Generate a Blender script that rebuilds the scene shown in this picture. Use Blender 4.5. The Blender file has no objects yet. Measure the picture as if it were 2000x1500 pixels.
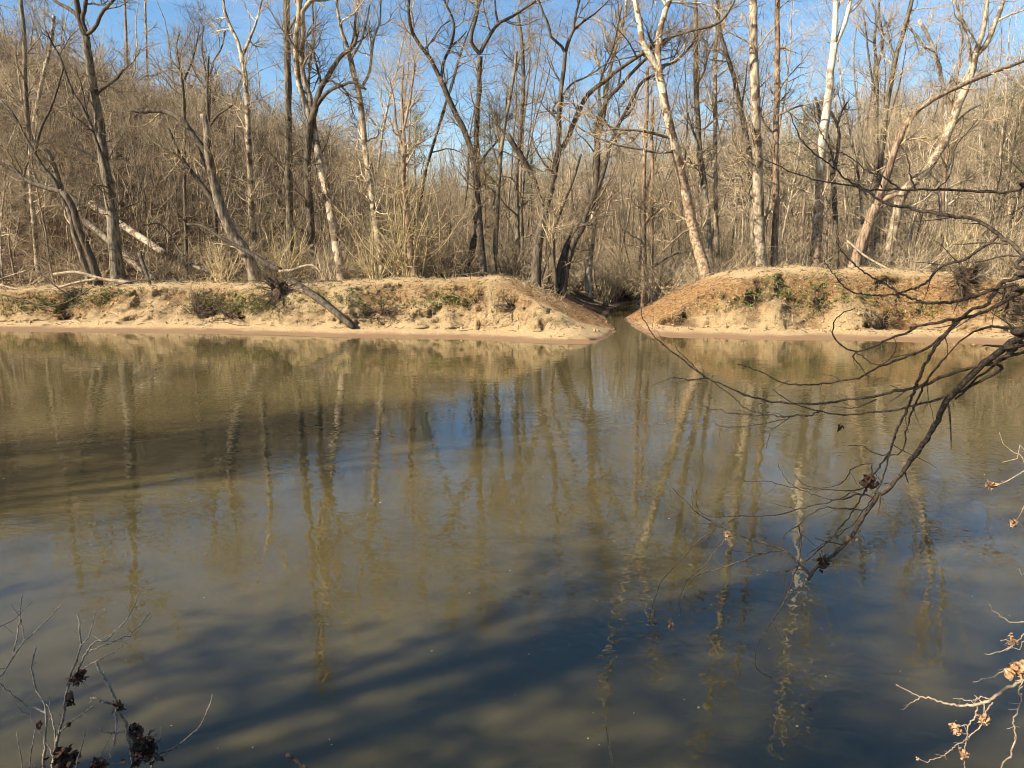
import bpy, math, numpy as np
from mathutils import Vector, Matrix
R = math.radians
C = bpy.context.scene.collection
scene = bpy.context.scene

# ---------------------------------------------------------------- camera, sky, sun, exposure
H = 3.2                       # eye height above the water
PITCH = R(10.0)
cam_d = bpy.data.cameras.new('camera'); cam = bpy.data.objects.new('camera', cam_d); C.objects.link(cam)
cam_d.sensor_width = 36.0; cam_d.lens = 27.0; cam_d.clip_start = 0.05; cam_d.clip_end = 3000
cam.location = (0, 0, H); cam.rotation_euler = (math.pi/2 - PITCH, 0, 0)
scene.camera = cam

SUN_AZ = R(-118.0)            # measured from +Y, clockwise; the sun stands behind and to the left
SUN_EL = R(33.0)
world = bpy.data.worlds.new("World"); scene.world = world; world.use_nodes = True
wn = world.node_tree.nodes; wl = world.node_tree.links
sky = wn.new('ShaderNodeTexSky'); sky.sky_type = 'NISHITA'; sky.sun_disc = False
sky.sun_elevation = SUN_EL; sky.sun_rotation = SUN_AZ % (2*math.pi)
sky.air_density = 1.0; sky.dust_density = 0.1; sky.ozone_density = 1.5
bg = wn['Background']; bg.inputs['Strength'].default_value = 0.074
# thin cirrus
tc = wn.new('ShaderNodeTexCoord'); mp = wn.new('ShaderNodeMapping'); mp.inputs['Scale'].default_value = (1.2, 2.0, 9.0)
mp.inputs['Rotation'].default_value = (0.0, R(12), 0.0)
cn = wn.new('ShaderNodeTexNoise'); cn.inputs['Scale'].default_value = 1.6; cn.inputs['Detail'].default_value = 7; cn.inputs['Roughness'].default_value = 0.6
cr = wn.new('ShaderNodeMapRange'); cr.inputs[1].default_value = 0.48; cr.inputs[2].default_value = 0.85; cr.inputs[3].default_value = 0.0; cr.inputs[4].default_value = 0.22
mx = wn.new('ShaderNodeMix'); mx.data_type = 'RGBA'; mx.inputs[7].default_value = (8.0, 8.4, 8.8, 1)
wl.new(tc.outputs['Generated'], mp.inputs[0]); wl.new(mp.outputs[0], cn.inputs[0]); wl.new(cn.outputs[0], cr.inputs[0])
wl.new(cr.outputs[0], mx.inputs[0]); hs_ = wn.new('ShaderNodeHueSaturation'); hs_.inputs['Saturation'].default_value = 1.22; wl.new(sky.outputs[0], hs_.inputs['Color']); wl.new(hs_.outputs[0], mx.inputs[6]); wl.new(mx.outputs[2], bg.inputs[0])

sd = bpy.data.lights.new('sun', 'SUN'); sd.energy = 5.0; sd.angle = R(0.53); sd.color = (1.0, 0.90, 0.735)
sun = bpy.data.objects.new('sun', sd); C.objects.link(sun)
sv = Vector((math.sin(SUN_AZ)*math.cos(SUN_EL), math.cos(SUN_AZ)*math.cos(SUN_EL), math.sin(SUN_EL)))
sun.rotation_euler = sv.to_track_quat('Z', 'Y').to_euler()
scene.view_settings.view_transform = 'Standard'; scene.view_settings.look = 'None'
scene.view_settings.exposure = 1.30; scene.view_settings.gamma = 1.0
scene.cycles.filter_width = 1.05
scene.cycles.max_bounces = 6; scene.cycles.diffuse_bounces = 3; scene.cycles.glossy_bounces = 3

# ---------------------------------------------------------------- helpers
CP, SP, F = math.cos(PITCH), math.sin(PITCH), 1500.0
def P(px, py, D):
    """the place in the world, at forward distance D, seen at a spot measured on the 2000 x 1500 photograph"""
    u, v = px-1000.0, py-750.0
    t = D/(F*CP - v*SP)
    return np.array([u*t, D, H + t*(-F*SP - v*CP)])
def depth_on(py, z=0.0):
    return (H-z)/math.tan(math.atan((py-750.0)/F)+PITCH)

def hash2(ix, iy, seed):
    h = (ix.astype(np.int64)*374761393 + iy.astype(np.int64)*668265263 + seed*1274126177) & 0xFFFFFFFF
    h = ((h ^ (h >> 13))*1274126177) & 0xFFFFFFFF
    h = h ^ (h >> 16)
    return (h & 0xFFFFFF)/float(0xFFFFFF)
def vnoise(x, y, seed=0):
    x = np.asarray(x, float); y = np.asarray(y, float)
    ix = np.floor(x).astype(np.int64); iy = np.floor(y).astype(np.int64)
    fx = x-ix; fy = y-iy; fx = fx*fx*(3-2*fx); fy = fy*fy*(3-2*fy)
    a = hash2(ix, iy, seed); b = hash2(ix+1, iy, seed); c = hash2(ix, iy+1, seed); d = hash2(ix+1, iy+1, seed)
    return (a*(1-fx)+b*fx)*(1-fy)+(c*(1-fx)+d*fx)*fy*1.0
def fbm(x, y, seed=0, o=4, g=0.5):
    s = 0; a = 1; t = 0
    for i in range(o):
        s = s + a*(vnoise(np.asarray(x)*2**i, np.asarray(y)*2**i, seed+i*17)-0.5)*2; t += a; a *= g
    return s/t
def sstep(e0, e1, x):
    t = np.clip((x-e0)/(e1-e0), 0, 1); return t*t*(3-2*t)

def mesh_from(name, V, Q, smooth=True):
    m = bpy.data.meshes.new(name)
    V = np.ascontiguousarray(V, np.float32); Q = np.ascontiguousarray(Q, np.int32)
    k = Q.shape[1]
    m.vertices.add(len(V)); m.vertices.foreach_set('co', V.ravel())
    m.loops.add(Q.size); m.loops.foreach_set('vertex_index', Q.ravel())
    m.polygons.add(len(Q)); m.polygons.foreach_set('loop_start', np.arange(0, Q.size, k, dtype=np.int32))
    m.polygons.foreach_set('loop_total', np.full(len(Q), k, np.int32))
    m.polygons.foreach_set('use_smooth', np.full(len(Q), smooth))
    m.update(calc_edges=True); m.validate()
    return m

def nrm(a): return a/np.maximum(np.linalg.norm(a, axis=-1, keepdims=True), 1e-9)

class Tubes:
    """collects tapered tubes; mesh() turns them all into one mesh"""
    def __init__(s): s.V = []; s.Q = []; s.n = 0
    def add(s, pts, rad, k=4, lump=0.0, rng=None, cap=False):
        pts = np.asarray(pts, float); rad = np.asarray(rad, float)
        if pts.ndim == 2: pts = pts[None]; rad = rad[None]
        if cap:
            pts = np.concatenate([pts, pts[:, -1:]+(pts[:, -1:]-pts[:, -2:-1])*0.02], 1); rad = np.concatenate([rad, rad[:, -1:]*0.05], 1)
        B, N, _ = pts.shape
        T = nrm(np.gradient(pts, axis=1))
        u = np.zeros((B, 3)); ref = np.where(np.abs(T[:, 0, 2:3]) > 0.9, np.array([[1., 0, 0]]), np.array([[0, 0, 1.]]))
        u = nrm(np.cross(T[:, 0], ref)); U = []
        for i in range(N):
            u = nrm(u-(u*T[:, i]).sum(-1, keepdims=True)*T[:, i]); U.append(u)
        U = np.stack(U, 1); W = np.cross(T, U)
        th = np.arange(k)*2*math.pi/k
        rr = rad[..., None]*np.ones(k)
        if lump and rng is not None: rr = rr*(1+lump*rng.uniform(-1, 1, (B, N, k)))
        vv = pts[:, :, None]+rr[..., None]*(np.cos(th)[None, None, :, None]*U[:, :, None]+np.sin(th)[None, None, :, None]*W[:, :, None])
        base = s.n+np.arange(B*(N-1)).reshape(B, N-1)*0
        idx = s.n+np.arange(B*N*k).reshape(B, N, k)
        a = idx[:, :-1]; b = idx[:, 1:]
        q = np.stack([a, np.roll(a, -1, 2), np.roll(b, -1, 2), b], -1).reshape(-1, 4)
        s.V.append(vv.reshape(-1, 3)); s.Q.append(q); s.n += B*N*k
    def quads(s, V, Q):
        s.V.append(np.asarray(V, float)); s.Q.append(np.asarray(Q)+s.n); s.n += len(V)
    def mesh(s, name): return mesh_from(name, np.concatenate(s.V), np.concatenate(s.Q))

def resample(p, r, n):
    """Catmull-Rom through the points, n samples evenly by length"""
    p = np.asarray(p, float); r = np.asarray(r, float)
    if len(p) > 2:
        q = np.concatenate([[2*p[0]-p[1]], p, [2*p[-1]-p[-2]]]); o = []
        for i in range(len(p)-1):
            for t in np.linspace(0, 1, 6, endpoint=False):
                a, b, c, d = q[i:i+4]
                o.append(0.5*((2*b)+(-a+c)*t+(2*a-5*b+4*c-d)*t*t+(-a+3*b-3*c+d)*t**3))
        o.append(p[-1]); o = np.array(o)
    else: o = p
    L = np.concatenate([[0], np.cumsum(np.linalg.norm(np.diff(o, axis=0), axis=1))])
    L0 = np.concatenate([[0], np.cumsum(np.linalg.norm(np.diff(p, axis=0), axis=1))])
    t = np.linspace(0, L[-1], n)
    return np.stack([np.interp(t, L, o[:, k]) for k in range(3)], 1), np.interp(t/L[-1], L0/L0[-1], r)

def spawn(rng, pts, rad, n, t0, t1, ang, lens, N, rfac, up, wob, rmin, taper=0.25):
    """n child branches on the parents pts (B,M,3)"""
    B, M, _ = pts.shape
    L = np.linalg.norm(pts[:, -1]-pts[:, 0], axis=1)
    w = L/L.sum()
    b = rng.choice(B, n, p=w); t = rng.uniform(t0, t1, n)*(M-1)
    i = np.minimum(t.astype(int), M-2); f = (t-i)[:, None]
    p = pts[b, i]*(1-f)+pts[b, i+1]*f; r = rad[b, i]*(1-f[:, 0])+rad[b, i+1]*f[:, 0]
    T = nrm(pts[b, i+1]-pts[b, i])
    a = nrm(np.cross(T, rng.normal(size=(n, 3))))
    th = np.radians(rng.uniform(ang[0], ang[1], n))[:, None]
    d = nrm(T*np.cos(th)+a*np.sin(th))
    ln = rng.uniform(lens[0], lens[1], n)*(1.15-0.6*(t/(M-1)))
    out = np.zeros((n, N, 3)); out[:, 0] = p; seg = (ln/(N-1))[:, None]
    upv = np.array([0, 0, 1.0])
    for j in range(1, N):
        d = nrm(d+rng.normal(size=(n, 3))*wob+upv*up)
        out[:, j] = out[:, j-1]+d*seg
    r0 = np.maximum(np.minimum(r*rfac, 0.02*ln+0.004), rmin)
    rr = r0[:, None]*np.linspace(1, taper, N)[None]
    return out, np.maximum(rr, rmin*0.5)

def link(name, data, parent=None, mat=None):
    o = bpy.data.objects.new(name, data); C.objects.link(o)
    if parent is not None: o.parent = parent
    if mat is not None and data is not None and not data.materials: data.materials.append(mat)
    return o
def tag(o, label=None, cat=None, group=None, kind=None):
    if label: o['label'] = label
    if cat: o['category'] = cat
    if group: o['group'] = group
    if kind: o['kind'] = kind
    return o
def thing(name, loc, label, cat, group=None):
    o = bpy.data.objects.new(name, None); C.objects.link(o); o.location = loc; o.empty_display_size = 0.2
    return tag(o, label, cat, group)

# ---------------------------------------------------------------- materials
def new_mat(name):
    m = bpy.data.materials.new(name); m.use_nodes = True
    return m, m.node_tree.nodes, m.node_tree.links, m.node_tree.nodes['Principled BSDF']
def noise(n, l, coord, scale, detail=4, rough=0.55, dist=0.0):
    t = n.new('ShaderNodeTexNoise'); t.inputs['Scale'].default_value = scale; t.inputs['Detail'].default_value = detail
    t.inputs['Roughness'].default_value = rough; t.inputs['Distortion'].default_value = dist
    l.new(coord, t.inputs['Vector']); return t.outputs[0]
def ramp(n, l, fac, stops):
    r = n.new('ShaderNodeValToRGB'); e = r.color_ramp.elements
    while len(e) < len(stops): e.new(0.5)
    for s, (p, c) in zip(e, stops): s.position = p; s.color = (*c, 1)
    l.new(fac, r.inputs[0]); return r.outputs[0]
def mixc(n, l, fac, a, b, mode='MIX'):
    m = n.new('ShaderNodeMix'); m.data_type = 'RGBA'; m.blend_type = mode
    for s, v in ((m.inputs[0], fac), (m.inputs[6], a), (m.inputs[7], b)):
        if isinstance(v, (int, float)): s.default_value = v
        elif isinstance(v, tuple): s.default_value = (*v, 1)
        else: l.new(v, s)
    return m.outputs[2]
def mapr(n, l, v, a, b, c=0.0, d=1.0):
    m = n.new('ShaderNodeMapRange'); m.interpolation_type = 'SMOOTHSTEP'
    for i, x in enumerate((a, b, c, d)): m.inputs[i+1].default_value = x
    l.new(v, m.inputs[0]); return m.outputs[0]
def bump(n, l, h, bsdf, strength, dist):
    b = n.new('ShaderNodeBump'); b.inputs['Strength'].default_value = strength; b.inputs['Distance'].default_value = dist
    l.new(h, b.inputs['Height']); l.new(b.outputs[0], bsdf.inputs['Normal'])

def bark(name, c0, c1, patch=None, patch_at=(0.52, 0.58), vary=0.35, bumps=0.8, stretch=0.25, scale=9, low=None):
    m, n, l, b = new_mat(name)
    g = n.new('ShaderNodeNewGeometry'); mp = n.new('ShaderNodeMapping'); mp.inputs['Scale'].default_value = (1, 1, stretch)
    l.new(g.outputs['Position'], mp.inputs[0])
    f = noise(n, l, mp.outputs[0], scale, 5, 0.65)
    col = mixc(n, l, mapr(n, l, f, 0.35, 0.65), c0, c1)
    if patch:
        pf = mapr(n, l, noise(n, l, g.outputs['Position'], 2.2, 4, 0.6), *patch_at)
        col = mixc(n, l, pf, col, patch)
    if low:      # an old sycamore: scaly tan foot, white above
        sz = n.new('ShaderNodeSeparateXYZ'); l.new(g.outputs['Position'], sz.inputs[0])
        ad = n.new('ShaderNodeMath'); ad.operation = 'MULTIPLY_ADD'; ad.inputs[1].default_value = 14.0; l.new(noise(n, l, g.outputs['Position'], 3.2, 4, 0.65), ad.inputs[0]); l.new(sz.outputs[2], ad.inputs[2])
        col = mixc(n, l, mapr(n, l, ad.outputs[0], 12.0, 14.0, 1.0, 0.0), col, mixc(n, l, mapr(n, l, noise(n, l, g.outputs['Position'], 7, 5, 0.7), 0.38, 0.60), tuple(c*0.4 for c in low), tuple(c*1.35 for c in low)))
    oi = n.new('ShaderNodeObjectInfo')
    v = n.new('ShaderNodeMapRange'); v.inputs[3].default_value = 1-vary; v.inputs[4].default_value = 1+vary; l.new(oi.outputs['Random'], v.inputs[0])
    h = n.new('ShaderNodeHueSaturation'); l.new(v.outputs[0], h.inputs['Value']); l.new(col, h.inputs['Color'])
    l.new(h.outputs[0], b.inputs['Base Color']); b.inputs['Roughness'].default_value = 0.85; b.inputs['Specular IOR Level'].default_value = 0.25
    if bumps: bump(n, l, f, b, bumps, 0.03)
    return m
M = {}
M['dark'] = bark('dark_bark', (0.035, 0.026, 0.018), (0.13, 0.10, 0.068), vary=0.12)
M['greybark'] = bark('grey_bark', (0.055, 0.041, 0.028), (0.25, 0.20, 0.135), vary=0.2)
M['pale'] = bark('pale_bark', (0.20, 0.15, 0.095), (0.50, 0.405, 0.28), patch=(0.12, 0.08, 0.048), patch_at=(0.50, 0.60), vary=0.12)
M['white'] = bark('white_bark', (0.42, 0.355, 0.26), (0.62, 0.555, 0.45), patch=(0.30, 0.21, 0.13), patch_at=(0.52, 0.60), vary=0.08, low=(0.34, 0.24, 0.155))
M['cream'] = bark('cream_bark', (0.32, 0.245, 0.155), (0.62, 0.52, 0.375), patch=(0.16, 0.10, 0.06), patch_at=(0.48, 0.55), vary=0.05, low=(0.36, 0.25, 0.155))
M['red'] = bark('reddish_bark', (0.10, 0.062, 0.04), (0.34, 0.235, 0.15), vary=0.12)
M['twig'] = bark('tan_twigs', (0.17, 0.122, 0.070), (0.44, 0.335, 0.200), vary=0.35, bumps=0)
M['twigdark'] = bark('brown_twigs', (0.07, 0.05, 0.032), (0.22, 0.165, 0.105), vary=0.2, bumps=0)
M['twigpale'] = bark('pale_twigs', (0.28, 0.21, 0.125), (0.60, 0.475, 0.31), vary=0.15, bumps=0)
M['twigyel'] = bark('yellow_twigs', (0.26, 0.20, 0.095), (0.52, 0.41, 0.22), vary=0.15, bumps=0)
M['far'] = bark('far_wood', (0.105, 0.070, 0.043), (0.33, 0.235, 0.142), vary=0.4, bumps=0, scale=0.6)
M['over'] = bark('shaded_near_bark', (0.035, 0.025, 0.018), (0.15, 0.105, 0.07), vary=0.0, bumps=0.6, stretch=1, scale=60)  # dark colour stands in for the shade on the near limbs
M['overtwig'] = bark('near_twig_bark', (0.22, 0.16, 0.10), (0.44, 0.34, 0.225), vary=0.0, bumps=0.4, stretch=1, scale=70)
M['shrub'] = bark('near_shrub_bark', (0.17, 0.135, 0.10), (0.42, 0.34, 0.25), vary=0.0, bumps=0.4, stretch=1, scale=50)
M['drift'] = bark('grey_driftwood', (0.16, 0.115, 0.07), (0.40, 0.31, 0.20), vary=0.05, stretch=1)
M['log'] = bark('barkless_log', (0.55, 0.43, 0.27), (0.78, 0.66, 0.47), patch=(0.28, 0.19, 0.11), patch_at=(0.58, 0.7), vary=0.05, stretch=1)
M['needle'] = bark('pine_needles', (0.045, 0.065, 0.022), (0.12, 0.14, 0.05), vary=0.15, bumps=0, scale=2)
M['weed'] = bark('green_weeds', (0.085, 0.075, 0.025), (0.21, 0.26, 0.055), vary=0.1, bumps=0, scale=14, stretch=1)
M['straw'] = bark('straw', (0.35, 0.26, 0.13), (0.62, 0.49, 0.28), vary=0.1, bumps=0, scale=5)
M['leafd'] = bark('dark_dead_leaves', (0.030, 0.017, 0.012), (0.16, 0.085, 0.05), vary=0.0, bumps=0.3, stretch=1, scale=60)
M['leafb'] = bark('tan_dead_leaves', (0.26, 0.13, 0.06), (0.60, 0.37, 0.20), vary=0.0, bumps=0.3, stretch=1, scale=60)
M['litter'] = bark('leaf_litter_bits', (0.16, 0.10, 0.05), (0.50, 0.36, 0.20), vary=0.0, bumps=0, stretch=1, scale=6)
M['soil'] = bark('root_soil', (0.018, 0.011, 0.007), (0.12, 0.07, 0.04), vary=0, bumps=1.0, stretch=1, scale=8)

# ground: sand, clay, darker ground, leaf litter
m, n, l, b = new_mat('ground'); M['ground'] = m
g = n.new('ShaderNodeNewGeometry'); pos = g.outputs['Position']
at = n.new('ShaderNodeAttribute'); at.attribute_name = 'zone'     # R sand, G clay face, B darker tone, strongest in the pits
sp = n.new('ShaderNodeSeparateColor'); l.new(at.outputs['Color'], sp.inputs[0])
mp2 = n.new('ShaderNodeMapping'); mp2.inputs['Scale'].default_value = (1, 1, 2.5); l.new(pos, mp2.inputs[0])
nf = noise(n, l, mp2.outputs[0], 14, 6, 0.7); nm = noise(n, l, pos, 2.1, 5, 0.65); nb = noise(n, l, mp2.outputs[0], 5.5, 7, 0.78, 0.6)
litter = ramp(n, l, nf, [(0.25, (0.028, 0.017, 0.010)), (0.5, (0.11, 0.065, 0.035)), (0.75, (0.29, 0.19, 0.105))])
sand = ramp(n, l, nf, [(0.25, (0.29, 0.17, 0.072)), (0.45, (0.60, 0.405, 0.20)), (0.7, (0.82, 0.63, 0.37))])
clay = ramp(n, l, nb, [(0.34, (0.085, 0.038, 0.016)), (0.44, (0.26, 0.12, 0.044)), (0.55, (0.48, 0.275, 0.108)), (0.70, (0.70, 0.47, 0.225))])
dark_ground = ramp(n, l, nb, [(0.3, (0.025, 0.014, 0.008)), (0.6, (0.11, 0.062, 0.032)), (0.8, (0.24, 0.15, 0.08))])
col = mixc(n, l, sp.outputs[1], litter, clay); col = mixc(n, l, sp.outputs[0], col, sand)
dm = n.new('ShaderNodeMath'); dm.operation = 'MULTIPLY'; l.new(sp.outputs[2], dm.inputs[0])
l.new(mapr(n, l, nm, 0.30, 0.50), dm.inputs[1]); col = mixc(n, l, dm.outputs[0], col, dark_ground)
# wet margin just above the water
sx = n.new('ShaderNodeSeparateXYZ'); l.new(pos, sx.inputs[0])
wz = n.new('ShaderNodeMath'); wz.operation = 'ADD'; l.new(sx.outputs[2], wz.inputs[0])
wq = n.new('ShaderNodeMath'); wq.operation = 'MULTIPLY'; wq.inputs[1].default_value = 0.12; l.new(nm, wq.inputs[0]); l.new(wq.outputs[0], wz.inputs[1])
wet = mapr(n, l, wz.outputs[0], 0.12, 0.20, 1.0, 0.0)
col = mixc(n, l, wet, col, (0.36, 0.215, 0.115))
l.new(col, b.inputs['Base Color']); l.new(mapr(n, l, wet, 0.0, 1.0, 0.9, 0.38), b.inputs['Roughness']); b.inputs['Specular IOR Level'].default_value = 0.25
nh = noise(n, l, mp2.outputs[0], 38, 4, 0.7)
hs = n.new('ShaderNodeMath'); hs.operation = 'MULTIPLY_ADD'; hs.inputs[1].default_value = 0.4; l.new(nh, hs.inputs[0]); l.new(nf, hs.inputs[2])
bump(n, l, hs.outputs[0], b, 1.0, 0.17)

# turbid water
m, n, l, b = new_mat('turbid_water'); M['water'] = m
g = n.new('ShaderNodeNewGeometry'); pos = g.outputs['Position']
mp3 = n.new('ShaderNodeMapping'); mp3.inputs['Scale'].default_value = (0.8, 1.0, 1); mp3.inputs['Rotation'].default_value = (0, 0, R(15)); l.new(pos, mp3.inputs[0])
w1 = noise(n, l, mp3.outputs[0], 6.5, 1.5, 0.45, 0.8); w2 = noise(n, l, mp3.outputs[0], 1.5, 2, 0.45, 0.3); wp = noise(n, l, pos, 0.22, 3, 0.5)
amp = mapr(n, l, wp, 0.38, 0.62, 0.45, 1.0)
k1 = n.new('ShaderNodeMath'); k1.operation = 'MULTIPLY'; l.new(w1, k1.inputs[0]); l.new(amp, k1.inputs[1])
k2 = n.new('ShaderNodeMath'); k2.operation = 'MULTIPLY_ADD'; k2.inputs[1].default_value = 1.2; l.new(w2, k2.inputs[0]); l.new(k1.outputs[0], k2.inputs[2])
bump(n, l, k2.outputs[0], b, 1.0, 0.0029)
silt = noise(n, l, pos, 0.35, 4, 0.6, 0.5)
l.new(ramp(n, l, silt, [(0.3, (0.054, 0.043, 0.016)), (0.7, (0.092, 0.071, 0.028))]), b.inputs['Base Color'])
b.subsurface_method = 'BURLEY'; b.inputs['Subsurface Weight'].default_value = 1.0; b.inputs['Subsurface Radius'].default_value = (1.0, 0.8, 0.55); b.inputs['Subsurface Scale'].default_value = 0.30
b.inputs['Roughness'].default_value = 0.0; b.inputs['IOR'].default_value = 1.33; b.inputs['Specular IOR Level'].default_value = 0.85

# ---------------------------------------------------------------- terrain
shore_px = [(-400, 646), (0, 648), (300, 650), (500, 654), (700, 660), (900, 663), (1050, 671), (1150, 672), (1200, 664), (1260, 655), (1300, 659), (1500, 664), (1700, 666), (1900, 671), (2000, 675), (2400, 680)]
crest_px = [(-400, 566), (0, 562), (150, 558), (300, 556), (500, 558), (700, 551), (900, 544), (1000, 541), (1050, 544), (1100, 562), (1150, 590), (1200, 622), (1235, 625), (1270, 602), (1310, 574), (1350, 552), (1400, 536), (1500, 525), (1700, 524), (1850, 530), (2000, 544), (2400, 560)]
shx, shy = [], []
for px, py in shore_px:
    D = depth_on(py); shx.append(P(px, py, D)[0]); shy.append(D)
def shore(x): return np.interp(x, shx, shy) + 0.38*fbm(np.asarray(x)*0.35, 0.3, 5, 5, 0.6)
crx, crz = [], []
for px, py in crest_px:
    D = np.interp((px-1000)/1495*33, shx, shy)+4.2; p = P(px, py, D); crx.append(p[0]); crz.append(p[2])
def creek_x(y): return np.interp(y, [26, 28.6, 31, 32.5, 36, 42, 45, 50, 60, 90], [4.4, 4.6, 4.65, 4.65, 4.9, 6.3, 7.3, 10.5, 18, 40])
def ground_z(x, y, fine=False):
    x = np.asarray(x, float); y = np.asarray(y, float)
    s = y-shore(x)
    hc = np.interp(x, crx, crz)
    bw = 1.9+1.2*fbm(x*0.4, 1.7, 11, 3)-0.9*np.exp(-((x+9)/2.5)**2)-0.7*np.exp(-((x-2.2)/1.4)**2)
    fw = 1.7+0.6*fbm(x*0.5, 4.2, 12, 3)
    hc = hc+0.17*fbm(x*0.6, 3.1, 14, 4)*np.clip((np.abs(x-4.6)-4)/3, 0, 1)
    beach = 0.20*np.clip(s/bw, 0, 1)
    # low sand aprons at the foot of the face
    beach = beach+0.17*np.exp(-((x-2.7)/1.35)**4)*sstep(0.55, 0.85, s+0.15*fbm(x*1.2, 9.1, 15, 3))*(1-0.5*sstep(1.6, 2.6, s))
    beach = beach+0.42*np.exp(-((x+8.7)/1.9)**2)*sstep(0.9, 2.6, s)+0.35*np.exp(-((x+15)/2.2)**2)*sstep(1.0, 2.4, s)
    face = sstep(bw, bw+fw, s)
    floor = 1.42+0.22*fbm(x*0.12, y*0.12, 21, 3)
    top = hc+(floor-hc)*sstep(5.2, 9.0, s)
    z = beach+(top-beach)*(0.86*face+0.14*sstep(bw, bw+fw+1.6, s))
    z = np.where(s < 0, np.maximum(s*0.13, -1.2), z)
    # hillside behind the woods, high to the left
    hr = np.interp(x, [-200, -60, -38, -28.5, -21, -15, -9, -3, 6], [30, 20, 15.6, 13.6, 12.0, 9.4, 5.0, 1.6, 0.0])
    hill = hr*(0.12*sstep(39, 45, y)+0.88*sstep(41, 60, y)) + 2.0*fbm(x*0.05, y*0.05, 31, 3)*sstep(50, 60, y)
    hill = hill+13*sstep(105, 165, y)*sstep(-20, 0, x)
    z = z+hill*sstep(8, 16, s)
    # the creek cuts through the bank
    d = np.abs(x-creek_x(y)); hw = np.interp(y, [27, 28.6, 30, 32, 36, 42, 50], [1.2, 0.75, 0.40, 0.38, 0.45, 0.9, 0.7])
    sl = np.where(x < creek_x(y), np.interp(y, [30, 34, 40], [0.45, 0.50, 0.55]), np.interp(y, [30, 34, 40], [0.55, 0.62, 0.6]))
    zc = -0.22+sl*np.maximum(d-hw+0.35, 0)+0.05*fbm(x*1.5, y*1.5, 44, 3)
    zc = np.where(y > 60, 99, zc)
    k = 0.18; hh = np.clip(0.5+0.5*(zc-z)/k, 0, 1); zz = zc*(1-hh)+z*hh-k*hh*(1-hh)
    z = np.where(s > -1, np.minimum(z, zz), z)
    # near bank
    nb_ = 1.6*(1-sstep(0.7, 2.7, y+0.25*fbm(x*0.6, 0.5, 51, 2)))-1.1*sstep(2.2, 5.0, y)+0.08*fbm(x, y, 52, 3)
    z = np.where(y < 12, nb_, z)
    return z
def gz(x, y): return float(ground_z(np.array([x]), np.array([y]))[0])

def axis(parts):
    o = []
    for a, b_, st in parts: o += list(np.arange(a, b_, st))
    return np.array(o+[parts[-1][1]])
xs = axis([(-420, -160, 20), (-160, -60, 4), (-60, -26, 0.8), (-26, 30, 0.075), (30, 64, 0.8), (64, 160, 4), (160, 420, 20)])
ys = axis([(-90, -6, 6), (-6, 5, 0.35), (5, 25.5, 1.5), (25.5, 36.5, 0.075), (36.5, 50, 0.25), (50, 70, 0.6), (70, 100, 1.2), (100, 200, 4), (200, 620, 20)])
X, Y = np.meshgrid(xs, ys)
Z = ground_z(X, Y)
S = Y-shore(X)
slope = np.abs(np.gradient(Z, axis=0)/np.gradient(Y, axis=0))
near = sstep(24, 27, Y)*(1-sstep(40, 50, Y))*(np.abs(X) < 60)
face_m = sstep(0.22, 0.6, slope)*(S > 0.6)*near*(S < 7)
n1 = fbm(X*1.3, Z*1.8+Y*0.4, 61, 5, 0.65); n2 = fbm(X*3.2, Z*4+Y*1.5, 62, 4, 0.6)
pits = sstep(0.22, 0.42, fbm(X*0.9+7, Z*1.5, 63, 4, 0.65))
rill = np.abs(fbm(X*1.6+Z*0.6, Z*0.25+Y*.1, 64, 3))
n4 = 1-2*np.abs(fbm(X*2.3+Z, Z*3.1, 68, 4, 0.6))
Y2 = Y+face_m*(0.22*n1+0.20*n2+0.24*pits-0.12*rill-0.08*n4)
Z2 = Z+near*(S > 0)*(0.018*fbm(X*2.2, Y*4, 65, 4, .6)+0.05*fbm(X*0.7, Y*1.2, 66, 3)*sstep(0.5, 2, S)) + face_m*0.10*n2 - face_m*0.12*pits
ter_V = np.stack([X, Y2, Z2], -1).reshape(-1, 3)
ny, nx = X.shape
ii = np.arange(ny*nx).reshape(ny, nx)
Q = np.stack([ii[:-1, :-1], ii[:-1, 1:], ii[1:, 1:], ii[1:, :-1]], -1).reshape(-1, 4)
gm = mesh_from('ground', ter_V, Q)
sandm = near*(1.3*np.exp(-((X-2.7)/1.5)**4)*sstep(0.5, 0.8, S)*(1-sstep(2.2, 2.8, S)) + sstep(0.0, 0.2, S)*(1-sstep(2.0, 3.0, S+n1)) + sstep(0.0, 0.5, Z-np.interp(X, crx, crz)+0.42+0.35*n1)*(S > 2)*(1-sstep(6.2, 8.5, S+1.5*n1))
     + 1.2*np.exp(-((X+8.7)/2.2)**2)*(Z < 0.75)*(S > 0) + np.exp(-((X+15)/2.4)**2)*(Z < 0.7)*(S > 0))
sandm = np.clip(sandm, 0, 1)
claym = near*(S > -0.5)*(1-sstep(6.5, 9, S+n1))
darkm = near*np.clip(face_m*(0.15+0.95*pits)+0.55*sstep(0.15, 0.5, fbm(X*0.5, Z*1.2, 71, 4))*face_m, 0, 1)*(1-0.55*sandm)  # darker colour in the pits and in patches of the face
ca = gm.color_attributes.new('zone', 'FLOAT_COLOR', 'POINT')
ca.data.foreach_set('color', np.stack([sandm, claym, darkm, np.ones_like(sandm)], -1).astype(np.float32).ravel())
tag(link('ground', gm, mat=M['ground']), kind='structure')

wv = np.array([[-420, 1.2, 0], [420, 1.2, 0], [420, 62, 0], [-420, 62, 0]], float)
tag(link('river_water', mesh_from('river_water', wv, [[0, 1, 2, 3]], False), mat=M['water']), kind='structure')

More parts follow.
